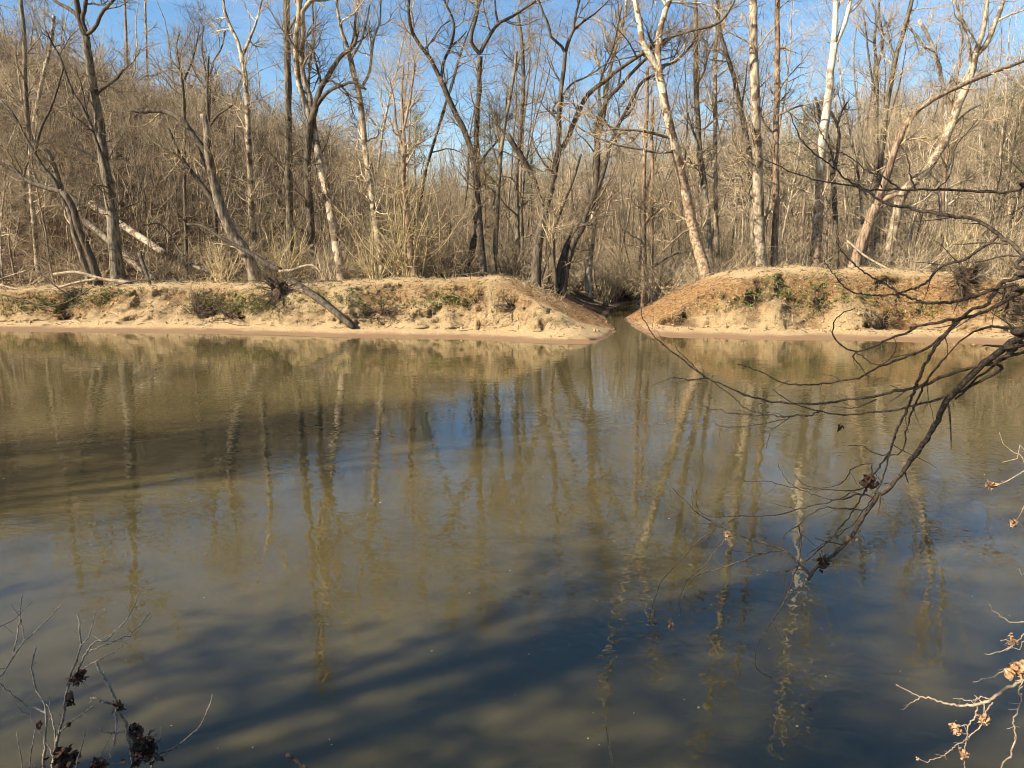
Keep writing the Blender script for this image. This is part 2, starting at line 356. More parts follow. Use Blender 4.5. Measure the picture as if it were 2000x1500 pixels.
# ---------------------------------------------------------------- traced trees on the far bank
def depth_wave(px, py, ph, amp, base_py):
    k = max(0.0, min(1.0, (base_py-py)/250.0))
    return amp*k*(math.sin(px/70.0+ph)+0.8*math.sin(py/110.0+1.7*ph)-0.8*math.sin(base_py/110.0+1.7*ph))

def traced_tree(name, label, D, trunk_mat, twig_mat, limbs, density=1.0, amp=0.7, seed=1, cat='tree', group=None, twig_len=1.0, root=True, trunk_n=1, up=0.12, flare=1.18, bmat=None, crown_from=0):
    """limbs: (r0, r1, [(px, py), ...]) in photograph pixels; the first ones are the trunk"""
    rng = np.random.default_rng(seed)
    bx, by = limbs[0][2][0]; ph = seed*1.3
    base = P(bx, by, D); gzb = gz(base[0], base[1])
    tr = thing(name, (base[0], base[1], gzb), label, cat, group)
    org = np.array([base[0], base[1], gzb])
    tub = Tubes(); par_p, par_r = [], []
    for li, (r0, r1, pl) in enumerate(limbs):
        p = np.array([P(a, c, D+depth_wave(a, c, ph, amp, by)) for a, c in pl])
        rr = np.linspace(r0, r1, len(pl))*D/F
        if li < trunk_n and root:
            q = p[0].copy(); q[2] = min(p[0][2], gz(p[0][0], p[0][1]))-0.35
            p = np.concatenate([[q], p]); rr = np.concatenate([[rr[0]*flare], rr]); rr[1] *= (1+(flare-1)*0.35)
        L = np.linalg.norm(np.diff(p, axis=0), axis=1).sum()
        nseg = int(np.clip(L/0.28, 8, 46))
        pp, r_ = resample(p, rr, nseg)
        pp[1:-1] += rng.normal(size=(nseg-2, 3))*np.minimum(0.07*r_[1:-1, None], 0.01)
        tb = tub if li < trunk_n else Tubes()
        tb.add(pp-org, r_, 10 if r0 > 5 else 7 if r0 > 2.5 else 5, 0.05, rng, cap=True)
        if li >= trunk_n: link('branch', tb.mesh('branch'), tr, M['twigdark'] if (trunk_mat is M['cream'] and r0 < 3) else (bmat or trunk_mat))
        if li >= crown_from:
            a, b_ = resample(pp, r_, 16); par_p.append(a-org); par_r.append(b_)
    link('trunk', tub.mesh(name+'_trunk'), tr, trunk_mat)
    if density > 0:
        pp = np.stack(par_p); pr = np.stack(par_r)
        total = np.linalg.norm(pp[:, -1]-pp[:, 0], axis=1).sum()
        n1_ = max(8, int(total*(0.6+1.15*density)))
        ct = Tubes()
        a1, b1 = spawn(rng, pp, pr, n1_, 0.22, 1.0, (30, 75), (1.0*twig_len, 3.2*twig_len), 9, 0.55, up*0.7, 0.20, 0.008)
        ct.add(a1, b1, 5)
        a2, b2 = spawn(rng, a1, b1, n1_*7, 0.1, 1.0, (25, 75), (0.5*twig_len, 1.7*twig_len), 6, 0.6, up*0.6, 0.20, 0.0075)
        ct.add(a2, b2, 4)
        a3, b3 = spawn(rng, a2, b2, n1_*34, 0.1, 1.0, (25, 75), (0.25*twig_len, 1.0*twig_len), 4, 0.6, up*0.5, 0.20, 0.0058)
        ct.add(a3, b3, 3)
        link('crown', ct.mesh(name+'_crown'), tr, twig_mat)
    return tr

G1 = 'trees standing along the far bank'
traced_tree('bank_tree', 'tall dark tree with a three-way fork against the sky, before the fallen pale log', 35, M['greybark'], M['twigdark'], [
    (12, 6.5, [(230, 545), (225, 490), (221, 440), (213, 380), (201, 300), (193, 235), (183, 180), (174, 120), (168, 70)]),
    (6, 3.5, [(168, 70), (158, 45), (149, 0), (143, -60), (150, -130)]), (4, 2, [(156, 40), (145, 24), (125, 12), (105, 0), (80, -30), (60, -70)]),
    (4, 3.5, [(170, 68), (161, 40), (166, 15), (168, -15)]), (3.8, 2.2, [(172, 66), (188, 52), (198, 25), (222, 0), (240, -40), (250, -90)]),
    (4.5, 2, [(189, 182), (203, 170), (226, 155), (241, 136)])], density=0.22, seed=11, group=G1, bmat=M['dark'])
traced_tree('bank_tree', 'crooked sapling growing close against the dark tree with the three-way fork', 35.4, M['dark'], M['twigdark'], [
    (5, 3, [(243, 548), (232, 500), (226, 450), (205, 330), (178, 247)]), (3, 1.5, [(178, 247), (160, 208), (142, 180), (130, 150), (119, 115), (104, 88), (90, 60)]), (2, 1, [(175, 245), (165, 200), (160, 170), (148, 135)])], density=0.5, seed=12, group=G1)
traced_tree('bank_tree', 'broken-topped leaning tree with a long bare limb hooking over its side', 35.5, M['greybark'], M['twig'], [
    (12, 7, [(497, 545), (488, 510), (470, 480), (452, 455), (430, 400), (415, 340), (408, 300), (406, 262), (398, 222)]),
    (6, 4.2, [(408, 312), (395, 287), (375, 262), (362, 240), (340, 225), (310, 215), (280, 218), (253, 213)]),
    (5, 3, [(440, 430), (412, 385), (385, 350), (362, 320), (345, 292), (336, 268), (328, 250)]),
    (4, 1.5, [(426, 385), (410, 345), (388, 290), (372, 262), (360, 235), (359, 205), (357, 170), (350, 130), (345, 95)]),
    (3, 1.5, [(408, 270), (407, 235), (405, 190), (406, 150), (408, 110)]), (2.5, 1.2, [(410, 245), (425, 225), (440, 215), (455, 205)])], density=0.3, seed=13, group=G1, bmat=M['dark'])
traced_tree('bank_tree', 'pale twin-stemmed tree whose two trunks part a third of the way up', 36, M['pale'], M['twig'], [
    (8.5, 7, [(668, 548), (660, 500), (655, 470), (645, 410), (635, 360), (625, 320), (616, 270), (610, 240)]),
    (5.5, 4.5, [(610, 240), (595, 200), (583, 160), (578, 100), (580, 60), (585, 20), (580, -40), (570, -110), (566, -250)]),
    (5.8, 4.0, [(612, 238), (606, 195), (593, 150), (588, 110), (592, 60), (590, 25), (604, 5), (625, -25), (640, -160)]),
    (2.5, 1.2, [(590, 25), (575, 0), (568, -30)])], density=0.3, seed=14, group=G1)
traced_tree('bank_tree', 'dark forking tree spreading right behind the pale twin-stemmed tree', 38, M['dark'], M['twigdark'], [
    (8, 6, [(612, 525), (606, 430), (600, 330), (605, 250), (616, 210)]), (5.5, 3, [(616, 210), (625, 175), (640, 150), (655, 125), (668, 108), (690, 90), (700, 60)]),
    (4.2, 2, [(614, 215), (630, 190), (648, 174), (668, 167), (690, 160), (715, 175)]), (3, 1.5, [(628, 168), (622, 140), (615, 115), (610, 90)]), (3, 1.5, [(605, 250), (603, 170), (605, 120), (612, 70), (610, 0)])], density=1.1, seed=15, group=G1)
traced_tree('bank_tree', 'straight tall grey trunk standing left of the pale twin-stemmed tree', 41, M['greybark'], M['twig'], [
    (7.5, 5, [(568, 530), (566, 430), (564, 340), (563, 250), (562, 150), (560, 60), (558, -40), (556, -140), (552, -300)]), (3, 1, [(563, 60), (575, 40), (585, 15), (600, -30)])], density=0.5, seed=16, group=G1)
traced_tree('bank_tree', 'pale crooked tree with a wide fork high among bushy yellow shrubs', 36.5, M['pale'], M['twigpale'], [
    (6.5, 5, [(748, 545), (741, 490), (734, 440), (724, 370), (713, 290), (706, 215), (699, 172), (690, 140), (683, 106)]),
    (4, 2.2, [(683, 106), (678, 88), (668, 62), (661, 30), (655, -20), (645, -70)]), (3.4, 1.6, [(684, 100), (692, 72), (694, 40), (701, 0), (710, -50)]),
    (2.5, 1.3, [(688, 112), (704, 85), (715, 50), (722, 10)]), (3, 1.3, [(706, 172), (722, 140), (727, 95), (733, 65), (742, 45), (744, 0), (750, -40)])], density=0.8, seed=17, group=G1)
traced_tree('bank_tree', 'brown tree leaning left beside the tawny bush, with a split bark base', 35.5, M['red'], M['twig'], [
    (8, 1.5, [(812, 548), (803, 500), (798, 450), (793, 395), (788, 340), (790, 280), (785, 200), (788, 130)]), (3, 1.3, [(790, 300), (775, 250), (770, 200), (760, 150)]), (3, 1.2, [(789, 250), (800, 200), (806, 160), (812, 120)])], density=1.1, seed=18, group=G1)
traced_tree('bank_tree', 'tall dark tree with a Y-shaped top, right of the long left-leaning limb', 36, M['dark'], M['twig'], [
    (7.5, 4.5, [(945, 545), (940, 490), (936, 430), (932, 370), (931, 300), (931, 240), (935, 180), (938, 110)]),
    (3.8, 2, [(938, 106), (921, 85), (922, 62), (932, 28), (933, -5), (925, -50)]), (3.8, 2, [(939, 102), (953, 75), (973, 46), (998, 34), (1022, 18), (1050, 0)]),
    (2.5, 1, [(973, 46), (968, 20), (966, -20)]), (2.5, 1.2, [(932, 330), (950, 300), (968, 280), (985, 250), (990, 180)])], density=0.8, seed=19, group=G1)
traced_tree('bank_tree', 'dark tree whose long trunk leans far left into the sky', 36.4, M['dark'], M['twig'], [
    (6.5, 5, [(908, 545), (922, 490), (928, 430), (929, 370), (924, 310), (905, 250), (885, 213), (865, 165), (858, 150)]),
    (4.4, 2.4, [(858, 150), (840, 115), (818, 85), (803, 55), (798, 15), (802, -30)]), (3.2, 1.8, [(862, 155), (867, 120), (880, 92), (887, 60), (884, 35), (868, 0), (860, -40)]),
    (2.2, 1.0, [(828, 98), (845, 78), (862, 52), (880, 40)]), (2.2, 1, [(884, 88), (900, 75), (912, 60)])], density=0.9, seed=20, group=G1)
traced_tree('bank_tree', 'slim dark-barked tree with bright base, third stem of the trio near the sand crest', 36.8, M['greybark'], M['twig'], [
    (5, 2.5, [(965, 542), (968, 470), (972, 400), (976, 330), (985, 250), (1000, 170), (1010, 100)]), (2, 1, [(976, 330), (960, 280), (955, 220)])], density=1.1, seed=21, group=G1)
traced_tree('bank_tree', 'large dark tree with a pale foot and two heavy forks, left of the creek mouth', 35.2, M['dark'], M['twigdark'], [
    (10, 8, [(1047, 545), (1049, 500), (1053, 470), (1060, 430), (1066, 405)]),
    (6.5, 5, [(1062, 415), (1052, 385), (1042, 350), (1030, 325), (1015, 300), (1003, 283), (990, 262)]),
    (7, 6, [(1064, 408), (1074, 378), (1082, 340), (1088, 310), (1092, 290)]),
    (5.5, 3.6, [(1091, 294), (1092, 260), (1092, 220), (1096, 175), (1101, 137), (1104, 102)]),
    (3, 1.6, [(1104, 104), (1097, 90), (1076, 72), (1072, 50), (1061, 25), (1050, -5), (1040, -50)]), (3.4, 1.8, [(1104, 104), (1111, 80), (1120, 60), (1123, 35), (1132, 0), (1140, -50)]),
    (2.2, 1, [(1120, 60), (1140, 42), (1163, 26), (1190, 0)]),
    (5.2, 4, [(1092, 292), (1106, 278), (1124, 232), (1140, 197), (1160, 174), (1182, 158)]), (4, 1.6, [(1180, 160), (1200, 142), (1250, 108), (1275, 92), (1310, 72), (1350, 60), (1400, 47), (1425, 20), (1440, -10)]),
    (2.2, 1.2, [(1098, 190), (1115, 165), (1150, 148), (1190, 122), (1240, 110)]), (2, 1, [(990, 262), (975, 250), (968, 230)])], density=0.5, seed=22, group=G1)
traced_tree('bank_tree', 'pair of leaning grey trunks at the creek edge, crossing the far treetops', 35.8, M['dark'], M['twigdark'], [
    (8, 5, [(1100, 558), (1107, 515), (1118, 480), (1135, 445), (1152, 405), (1163, 370), (1165, 330), (1167, 285), (1165, 250), (1174, 220)]),
    (6.5, 5, [(1086, 556), (1094, 520), (1103, 490), (1117, 460), (1140, 420)]),
    (4.2, 2, [(1174, 220), (1188, 192), (1210, 170), (1238, 138), (1265, 112), (1290, 90), (1330, 60)]),
    (4.0, 2, [(1160, 385), (1178, 340), (1190, 290), (1205, 250), (1220, 222), (1238, 188), (1252, 162), (1278, 146), (1300, 128), (1322, 118), (1345, 95), (1358, 78)]),
    (2.8, 1.2, [(1175, 218), (1170, 180), (1178, 140), (1195, 100), (1205, 60), (1215, 10)]), (2.4, 1, [(1207, 170), (1212, 140), (1208, 115), (1180, 92)])], density=0.6, seed=23, trunk_n=2, group=G1)
traced_tree('bank_tree', 'mottled white and brown sycamore leaning left over the right creek bank', 36, M['cream'], M['twig'], [
    (11, 6.8, [(1380, 545), (1368, 500), (1356, 455), (1346, 410), (1338, 370), (1328, 325), (1318, 285), (1308, 245), (1298, 200), (1291, 160), (1285, 135)]),
    (6.5, 4, [(1286, 136), (1284, 110), (1287, 80), (1291, 50), (1301, 18), (1310, -10), (1320, -60), (1338, -220)]),
    (6, 4, [(1285, 138), (1272, 112), (1257, 88), (1251, 60), (1246, 30), (1240, 0), (1232, -50), (1224, -200), (1214, -330)]),
    (2.8, 1.4, [(1314, 272), (1275, 260), (1238, 254), (1207, 252), (1185, 245), (1160, 232), (1137, 217)]),
    (2.4, 1.2, [(1316, 296), (1282, 298), (1250, 291), (1212, 285), (1175, 272), (1140, 255), (1095, 225)]),
    (2.2, 1.0, [(1293, 128), (1322, 118), (1340, 100)]), (2.2, 1.2, [(1353, 447), (1338, 452), (1322, 465), (1305, 480), (1290, 495)]), (1.6, 0.8, [(1272, 108), (1240, 32), (1262, 26), (1290, 30)][:1]+[(1255, 90), (1235, 75)])], density=0.45, seed=24, group=G1)
traced_tree('bank_tree', 'dark straight tree directly behind the sycamore foot', 37.5, M['greybark'], M['twig'], [
    (7, 4, [(1386, 535), (1383, 450), (1376, 370), (1366, 290), (1362, 220), (1359, 150), (1359, 60), (1358, -30)]), (3, 1.4, [(1363, 160), (1375, 140), (1382, 110), (1395, 80)]), (2.6, 1, [(1366, 290), (1345, 230), (1340, 180)])], density=1.0, seed=25, group=G1)
traced_tree('bank_tree', 'slender pale tree rising between the sycamore and the thick smooth trunk', 39, M['pale'], M['twigpale'], [
    (5, 3.2, [(1402, 520), (1398, 420), (1396, 320), (1397, 220), (1396, 120), (1402, 40), (1400, -40)]), (2.5, 1.2, [(1397, 120), (1410, 60), (1430, 0)])], density=0.9, seed=26, group=G1)
traced_tree('bank_tree', 'thick smooth pale trunk rising straight out of the sand crest', 36.5, M['pale'], M['twig'], [
    (11.5, 4.0, [(1488, 535), (1484, 470), (1481, 400), (1479, 320), (1476, 230), (1473, 130), (1471, 40), (1469, -60), (1468, -150), (1462, -300), (1457, -450)])], density=0.25, seed=27, group=G1)
traced_tree('bank_tree', 'thin tree bending left, joined behind the thick smooth pale trunk', 38, M['greybark'], M['twigpale'], [
    (6, 3, [(1474, 530), (1470, 420), (1466, 320), (1457, 265), (1447, 215), (1436, 160), (1422, 115), (1410, 75), (1402, 30), (1402, -30)]), (2.2, 1, [(1447, 215), (1455, 170), (1460, 120)])], density=0.9, seed=28, group=G1)
traced_tree('bank_tree', 'straight slender reddish trunk just right of the thick smooth one', 37, M['red'], M['twig'], [
    (6.5, 4, [(1511, 532), (1514, 450), (1516, 380), (1515, 300), (1517, 200), (1518, 100), (1518, 0), (1519, -90), (1521, -300)])], density=0.2, seed=29, group=G1)
traced_tree('bank_tree', 'big sycamore with snow-white upper limbs and a tan scaly foot', 38, M['white'], M['twigpale'], [
    (10.5, 5.8, [(1590, 535), (1594, 470), (1598, 410), (1601, 350), (1605, 290), (1611, 235), (1619, 180), (1622, 140), (1629, 85)]),
    (5, 4, [(1627, 100), (1630, 60), (1632, 20), (1632, -40), (1636, -200), (1640, -420)]), (4.5, 3, [(1627, 100), (1643, 62), (1655, 28), (1660, 0), (1668, -50), (1690, -200), (1715, -380)]), (3.2, 2, [(1657, 25), (1672, 12), (1684, -5), (1700, -40), (1745, -160)]), (2.4, 1.2, [(1634, 20), (1645, -5), (1650, -30)])], density=0.5, seed=30, group=G1)
traced_tree('bank_tree', 'dark dead snag with ragged stubs standing before the white-limbed sycamore', 37.3, M['dark'], M['twigdark'], [
    (5.5, 4, [(1634, 530), (1632, 450), (1628, 360), (1621, 300), (1616, 270)]), (4.5, 2.5, [(1617, 276), (1608, 245), (1599, 215), (1592, 190)]), (3.5, 2, [(1628, 345), (1638, 280), (1636, 245), (1620, 215), (1605, 200)]),
    (3, 1.5, [(1636, 240), (1645, 215), (1655, 200)])], density=1.5, seed=31, twig_len=0.6, group=G1)
traced_tree('bank_tree', 'rust-barked tree leaning right, its upper trunk sweeping out of the picture', 36.5, M['red'], M['twig'], [
    (11, 8.5, [(1664, 538), (1680, 485), (1697, 435), (1712, 400)]), (7, 5, [(1714, 398), (1722, 370), (1732, 345), (1745, 302), (1757, 270), (1771, 240), (1790, 217)]),
    (4.5, 3.2, [(1790, 217), (1822, 195), (1870, 170), (1930, 145), (2000, 118), (2060, 90), (2120, 60)]), (6.5, 3.5, [(1712, 400), (1730, 388), (1752, 379)])], density=0.35, seed=32, group=G1)
traced_tree('bank_tree', 'thick pale-green trunk leaning right, forked in three below the sky', 39, M['pale'], M['twigpale'], [
    (9, 6.5, [(1728, 525), (1745, 450), (1760, 385), (1790, 350), (1815, 325), (1840, 285), (1857, 248), (1870, 210), (1886, 172), (1897, 140), (1905, 105)]),
    (5, 3.5, [(1905, 105), (1918, 65), (1926, 25), (1928, -20), (1935, -220)]), (5, 3, [(1906, 108), (1927, 85), (1942, 48), (1957, 10), (1965, -40), (1990, -220)]), (3, 1.6, [(1896, 130), (1892, 90), (1884, 55), (1872, 20), (1860, -20)]),
    (2.6, 1.2, [(1850, 262), (1872, 235), (1895, 215), (1915, 205)]), (2.5, 1.2, [(1905, 85), (1895, 60), (1875, 30)])], density=0.5, seed=33, group=G1)
traced_tree('bank_tree', 'very thin white trunk behind the long drooping near branch', 42, M['white'], M['twigpale'], [
    (4.5, 3, [(1846, 520), (1846, 440), (1847, 360), (1849, 280), (1846, 200), (1832, 120), (1812, 70), (1795, 40)]), (2, 1, [(1838, 430), (1830, 350), (1825, 300)]), (2, 1, [(1846, 200), (1858, 150), (1870, 120)])], density=0.8, seed=34, group=G1)
traced_tree('bank_tree', 'dark curving tree arching left over the driftwood at the picture edge', 35, M['dark'], M['twig'], [
    (7.5, 5.5, [(192, 548), (180, 510), (168, 480), (152, 440), (140, 400), (122, 375)]), (5, 3, [(122, 375), (95, 368), (58, 355), (30, 335), (0, 318), (-50, 300)]),
    (3.5, 2, [(120, 385), (105, 350), (85, 328), (68, 300), (48, 265), (25, 222), (0, 195)]), (3, 1.5, [(68, 300), (80, 250), (95, 220), (110, 180), (125, 130)])], density=0.4, seed=35, group=G1)
traced_tree('bank_tree', 'tan leaning tree just right of the dark curving one, stems side by side', 35.6, M['greybark'], M['twig'], [
    (5.5, 3.5, [(172, 540), (160, 500), (145, 455), (138, 420), (125, 385), (95, 300), (62, 275), (50, 180), (48, 80), (40, 0)])], density=0.4, seed=36, group=G1)
traced_tree('bank_tree', 'pale thin straight tree low on the hillside foot, left of the dark curving tree', 42, M['pale'], M['twigpale'], [
    (4.6, 3, [(72, 500), (66, 430), (60, 360), (60, 290), (70, 220), (84, 150), (100, 85), (105, 30)]), (2.5, 1.2, [(60, 290), (50, 230), (38, 160), (30, 90)])], density=0.5, seed=37, group=G1)
traced_tree('bank_tree', 'tall pale-topped tree between the hooked broken tree and the twin-stemmed one', 42, M['pale'], M['twigpale'], [
    (6, 4.2, [(494, 510), (492, 430), (489, 350), (486, 280), (483, 210), (478, 150), (471, 105)]), (3.6, 2.2, [(471, 105), (462, 75), (447, 45), (437, 10), (433, -40)]), (3, 1.5, [(474, 108), (488, 75), (500, 45), (512, 0)]), (2, 1, [(478, 150), (462, 138), (450, 130)])], density=0.8, seed=38, group=G1)
traced_tree('bank_tree', 'thin dark tree between the crooked saplings and the hooked limb, forked over the hill crest', 40, M['dark'], M['twigdark'], [
    (3.5, 2.4, [(365, 520), (362, 430), (360, 330), (361, 250), (360, 200), (358, 150)]), (2, 1, [(358, 152), (348, 120), (343, 95), (352, 60)]), (2, 1, [(359, 158), (375, 120), (385, 80), (390, 50)])], density=0.5, seed=39, group=G1)
traced_tree('bank_tree', 'small many-branched tree with black twigs against the sky beside the hooked limb', 41, M['dark'], M['twigdark'], [
    (4, 3, [(425, 515), (420, 420), (412, 300), (408, 220), (410, 165)]), (2.4, 1.2, [(410, 168), (415, 125), (432, 95), (440, 60)]), (2.2, 1, [(409, 170), (400, 130), (394, 90), (398, 50)]), (2, 1, [(409, 180), (385, 150), (372, 120)])], density=0.9, seed=40, group=G1)
traced_tree('bank_tree', 'dark leaning sapling below the right-hand sand crest, touching the leaf-brown brush', 35, M['dark'], M['twig'], [
    (3.5, 2.2, [(1085, 548), (1070, 470), (1030, 420), (1000, 470), (990, 540)][:1]+[(1080, 500), (1083, 450), (1100, 400), (1120, 350), (1135, 300)])], density=0.9, seed=41, group=G1)
traced_tree('bank_tree', 'twin straight brown poles in the far woods above the creek', 44, M['red'], M['twig'], [
    (4.5, 3, [(1258, 520), (1257, 420), (1258, 330), (1262, 260), (1264, 200), (1264, 130)]), (4, 2.8, [(1272, 520), (1273, 420), (1274, 340), (1273, 260), (1275, 190)])], density=0.5, seed=42, trunk_n=2, group=G1)
traced_tree('bank_tree', 'grey pole-straight tree in front of the far woods, left of the creek gap', 45, M['greybark'], M['twig'], [
    (5.5, 3.2, [(1012, 520), (1010, 430), (1008, 350), (1015, 270), (1022, 180), (1020, 90), (1010, 20)])], density=1.0, seed=43, group=G1)
traced_tree('bank_tree', 'branch-crowded tree with a pale crotch, behind the leaning creek-edge pair', 40, M['pale'], M['twig'], [
    (6.5, 4.5, [(1150, 525), (1160, 430), (1162, 340), (1168, 270), (1180, 215), (1185, 165)]), (3.6, 2, [(1185, 168), (1195, 120), (1210, 70), (1222, 20), (1225, -30)]), (3, 1.4, [(1184, 170), (1170, 130), (1160, 95), (1150, 80)]), (2.4, 1.2, [(1195, 115), (1190, 75), (1175, 45), (1160, 35)])], density=1.3, seed=44, group=G1)
traced_tree('bank_tree', 'tan forked tree under the patch of sky right of the white-limbed sycamore', 44, M['greybark'], M['twigpale'], [
    (6, 4, [(1712, 525), (1713, 430), (1712, 330), (1711, 230), (1713, 130)]), (3, 1.5, [(1713, 132), (1708, 80), (1712, 30), (1700, 0)]), (3, 1.5, [(1713, 132), (1724, 80), (1716, 20), (1722, -20)]), (2.2, 1.2, [(1712, 200), (1698, 120), (1690, 50), (1685, 20)])], density=1.1, seed=45, group=G1)
traced_tree('bank_tree', 'tan trunk slanting right through the thicket, its top forked to the picture edge', 43, M['greybark'], M['twigpale'], [
    (5.5, 3.5, [(1700, 510), (1712, 400), (1722, 300), (1733, 200), (1748, 120), (1762, 70), (1775, 25), (1785, -20)]), (2.6, 1.2, [(1748, 120), (1738, 80), (1730, 40)]), (2.6, 1.2, [(1770, 45), (1790, 70), (1808, 95), (1825, 100), (1835, 125)])], density=1.1, seed=46, group=G1)

# ---------------------------------------------------------------- prototype shapes for the woods
def proto_tree(seed, h, r, lean=0.06, n1=20, fork=False, up=0.14, spread=1.0, first=0.3):
    up = up*0.45
    rng = np.random.default_rng(seed)
    tr, cr_ = Tubes(), Tubes()
    def stem(start, d, L, r0, r1, n=16):
        p = [start]; d = nrm(d)
        for i in range(n-1):
            d = nrm(d+rng.normal(size=3)*0.055+np.array([0, 0, 0.03])); p.append(p[-1]+d*L/(n-1))
        return np.array(p), np.linspace(r0, r1, n)
    d0 = np.array([rng.normal()*lean, rng.normal()*lean, 1])
    ps, rs = [], []
    if fork:
        a, ra = stem(np.array([0, 0, -0.3]), d0, h*0.45, r*1.1, r*0.75); ps.append(a); rs.append(ra)
        for s in (-1, 1):
            ang = rng.uniform(0, 6.28); dd = np.array([math.cos(ang)*0.3*s, math.sin(ang)*0.3*s, 1])
            q, rq = stem(a[-1], dd, h*0.55, r*0.6, 0.012); ps.append(q); rs.append(rq)
    else:
        a, ra = stem(np.array([0, 0, -0.3]), d0, h, r*1.1, 0.015); ps.append(a); rs.append(ra)
    for q, w in zip(ps, rs): tr.add(q, w, 7)
    pp, pr = np.stack(ps), np.stack(rs)
    a1, b1 = spawn(rng, pp, pr, n1, first, 0.97, (35, 80), (0.13*h*spread, 0.30*h*spread), 8, 0.5, up, 0.20, 0.012)
    cr_.add(a1, b1, 4)
    a2, b2 = spawn(rng, a1, b1, n1*5, 0.15, 1.0, (30, 80), (0.05*h, 0.14*h), 5, 0.6, up*0.5, 0.24, 0.009); cr_.add(a2, b2, 3)
    a3, b3 = spawn(rng, a2, b2, n1*15, 0.1, 1.0, (30, 80), (0.025*h, 0.065*h), 4, 0.6, up*0.4, 0.24, 0.006); cr_.add(a3, b3, 3)
    return tr, cr_
def proto_shrub(seed, h, stems=14, spread=0.55, tmin=0.006):
    rng = np.random.default_rng(seed)
    t = Tubes(); n = stems; cw = 0.10 if tmin < 0.0058 else 0.17
    ang = rng.uniform(0, 6.283, n); out = rng.uniform(0.1, spread, n)
    d = nrm(np.stack([np.cos(ang)*out, np.sin(ang)*out, np.ones(n)], 1)); N = 9
    p = np.zeros((n, N, 3)); p[:, 0] = rng.normal(size=(n, 3))*[0.22, 0.22, 0]-[0, 0, 0.15]
    L = rng.uniform(0.5, 1.0, n)*h
    for j in range(1, N):
        d = nrm(d+rng.normal(size=(n, 3))*cw+np.array([0, 0, 0.0])); p[:, j] = p[:, j-1]+d*(L/(N-1))[:, None]
    r = np.linspace(1, 0.3, N)[None]*(0.007*L+0.006)[:, None]
    t.add(p, r, 5)
    a1, b1 = spawn(rng, p, r, n*5, 0.15, 1.0, (30, 85), (0.2*h, 0.5*h), 8, 0.6, 0.0 if tmin > 0.0058 else 0.03, cw+0.08, tmin); t.add(a1, b1, 4)
    a2, b2 = spawn(rng, a1, b1, n*15, 0.1, 1.0, (30, 85), (0.08*h, 0.22*h), 5, 0.6, 0.0, 0.24, tmin*0.8); t.add(a2, b2, 3)
    return t
def leaf_clump(T, rng, c, r, n, sz):
    c = np.asarray(c)
    p = c+rng.normal(size=(n, 3))*r*0.5
    a = nrm(rng.normal(size=(n, 3))); b_ = nrm(np.cross(a, rng.normal(size=(n, 3)))); s = sz*rng.uniform(0.5, 1.2, (n, 1))
    k = np.cross(a, b_)*s*0.35
    V = np.stack([p-a*s, p-b_*s*0.55+k, p+a*s, p+b_*s*0.55+k*rng.uniform(-1, 1, (n, 1))], 1).reshape(-1, 3)
    T.quads(V, np.arange(4*n).reshape(n, 4))
def proto_pine(seed, h, low=0.5, nb=46):
    rng = np.random.default_rng(seed); tr, cr_ = Tubes(), Tubes()
    p = np.stack([np.cumsum(rng.normal(size=14)*0.05), np.cumsum(rng.normal(size=14)*0.05), np.linspace(-0.3, h, 14)], 1)
    rr = np.linspace(0.2, 0.03, 14); tr.add(p, rr, 7)
    a1, b1 = spawn(rng, p[None], rr[None], nb, low, 0.99, (55, 90), (1.6, 3.4), 7, 0.4, 0.04, 0.1, 0.012); tr.add(a1, b1, 4)
    ends = a1[:, 2:].reshape(-1, 3)
    for e in ends[rng.random(len(ends)) < 0.85]:
        n = 26; q = e+rng.normal(size=(n, 3))*np.array([0.30, 0.30, 0.16]); d = nrm(rng.normal(size=(n, 3))+[0, 0, .5])*0.17
        s = nrm(np.cross(d, rng.normal(size=(n, 3))))*0.022
        V = np.stack([q-s, q+s, q+d+s*0.4, q+d-s*0.4], 1).reshape(-1, 3); cr_.quads(V, np.arange(4*n).reshape(n, 4))
    return tr, cr_

protos = []
spec = [(18, .16, 0, 22, 0.06), (20, .19, 0, 22, 0.04), (16, .13, 1, 16, 0.1), (21, .2, 1, 18, 0.06), (14, .10, 0, 20, 0.12), (17, .12, 0, 24, 0.05), (12, .085, 1, 12, 0.16), (19, .15, 0, 18, 0.09)]
for i, (h, r, fk, n1, ln) in enumerate(spec):
    a, c = proto_tree(200+i, h, r*0.72, ln, int(n1*1.5), bool(fk))
    protos.append((a.mesh('wood_trunk_%d' % i), c.mesh('wood_crown_%d' % i), h, bool(fk), ln))
tmats = {'grey': (M['greybark'], M['twig']), 'pale': (M['pale'], M['twigpale']), 'dark': (M['dark'], M['twigdark']), 'tan': (M['red'], M['twig'])}
variants = {}
def variant(i, tone):
    if (i, tone) not in variants:
        t, c = protos[i][0].copy(), protos[i][1].copy(); t.materials.append(tmats[tone][0]); c.materials.append(tmats[tone][1]); variants[(i, tone)] = (t, c)
    return variants[(i, tone)]

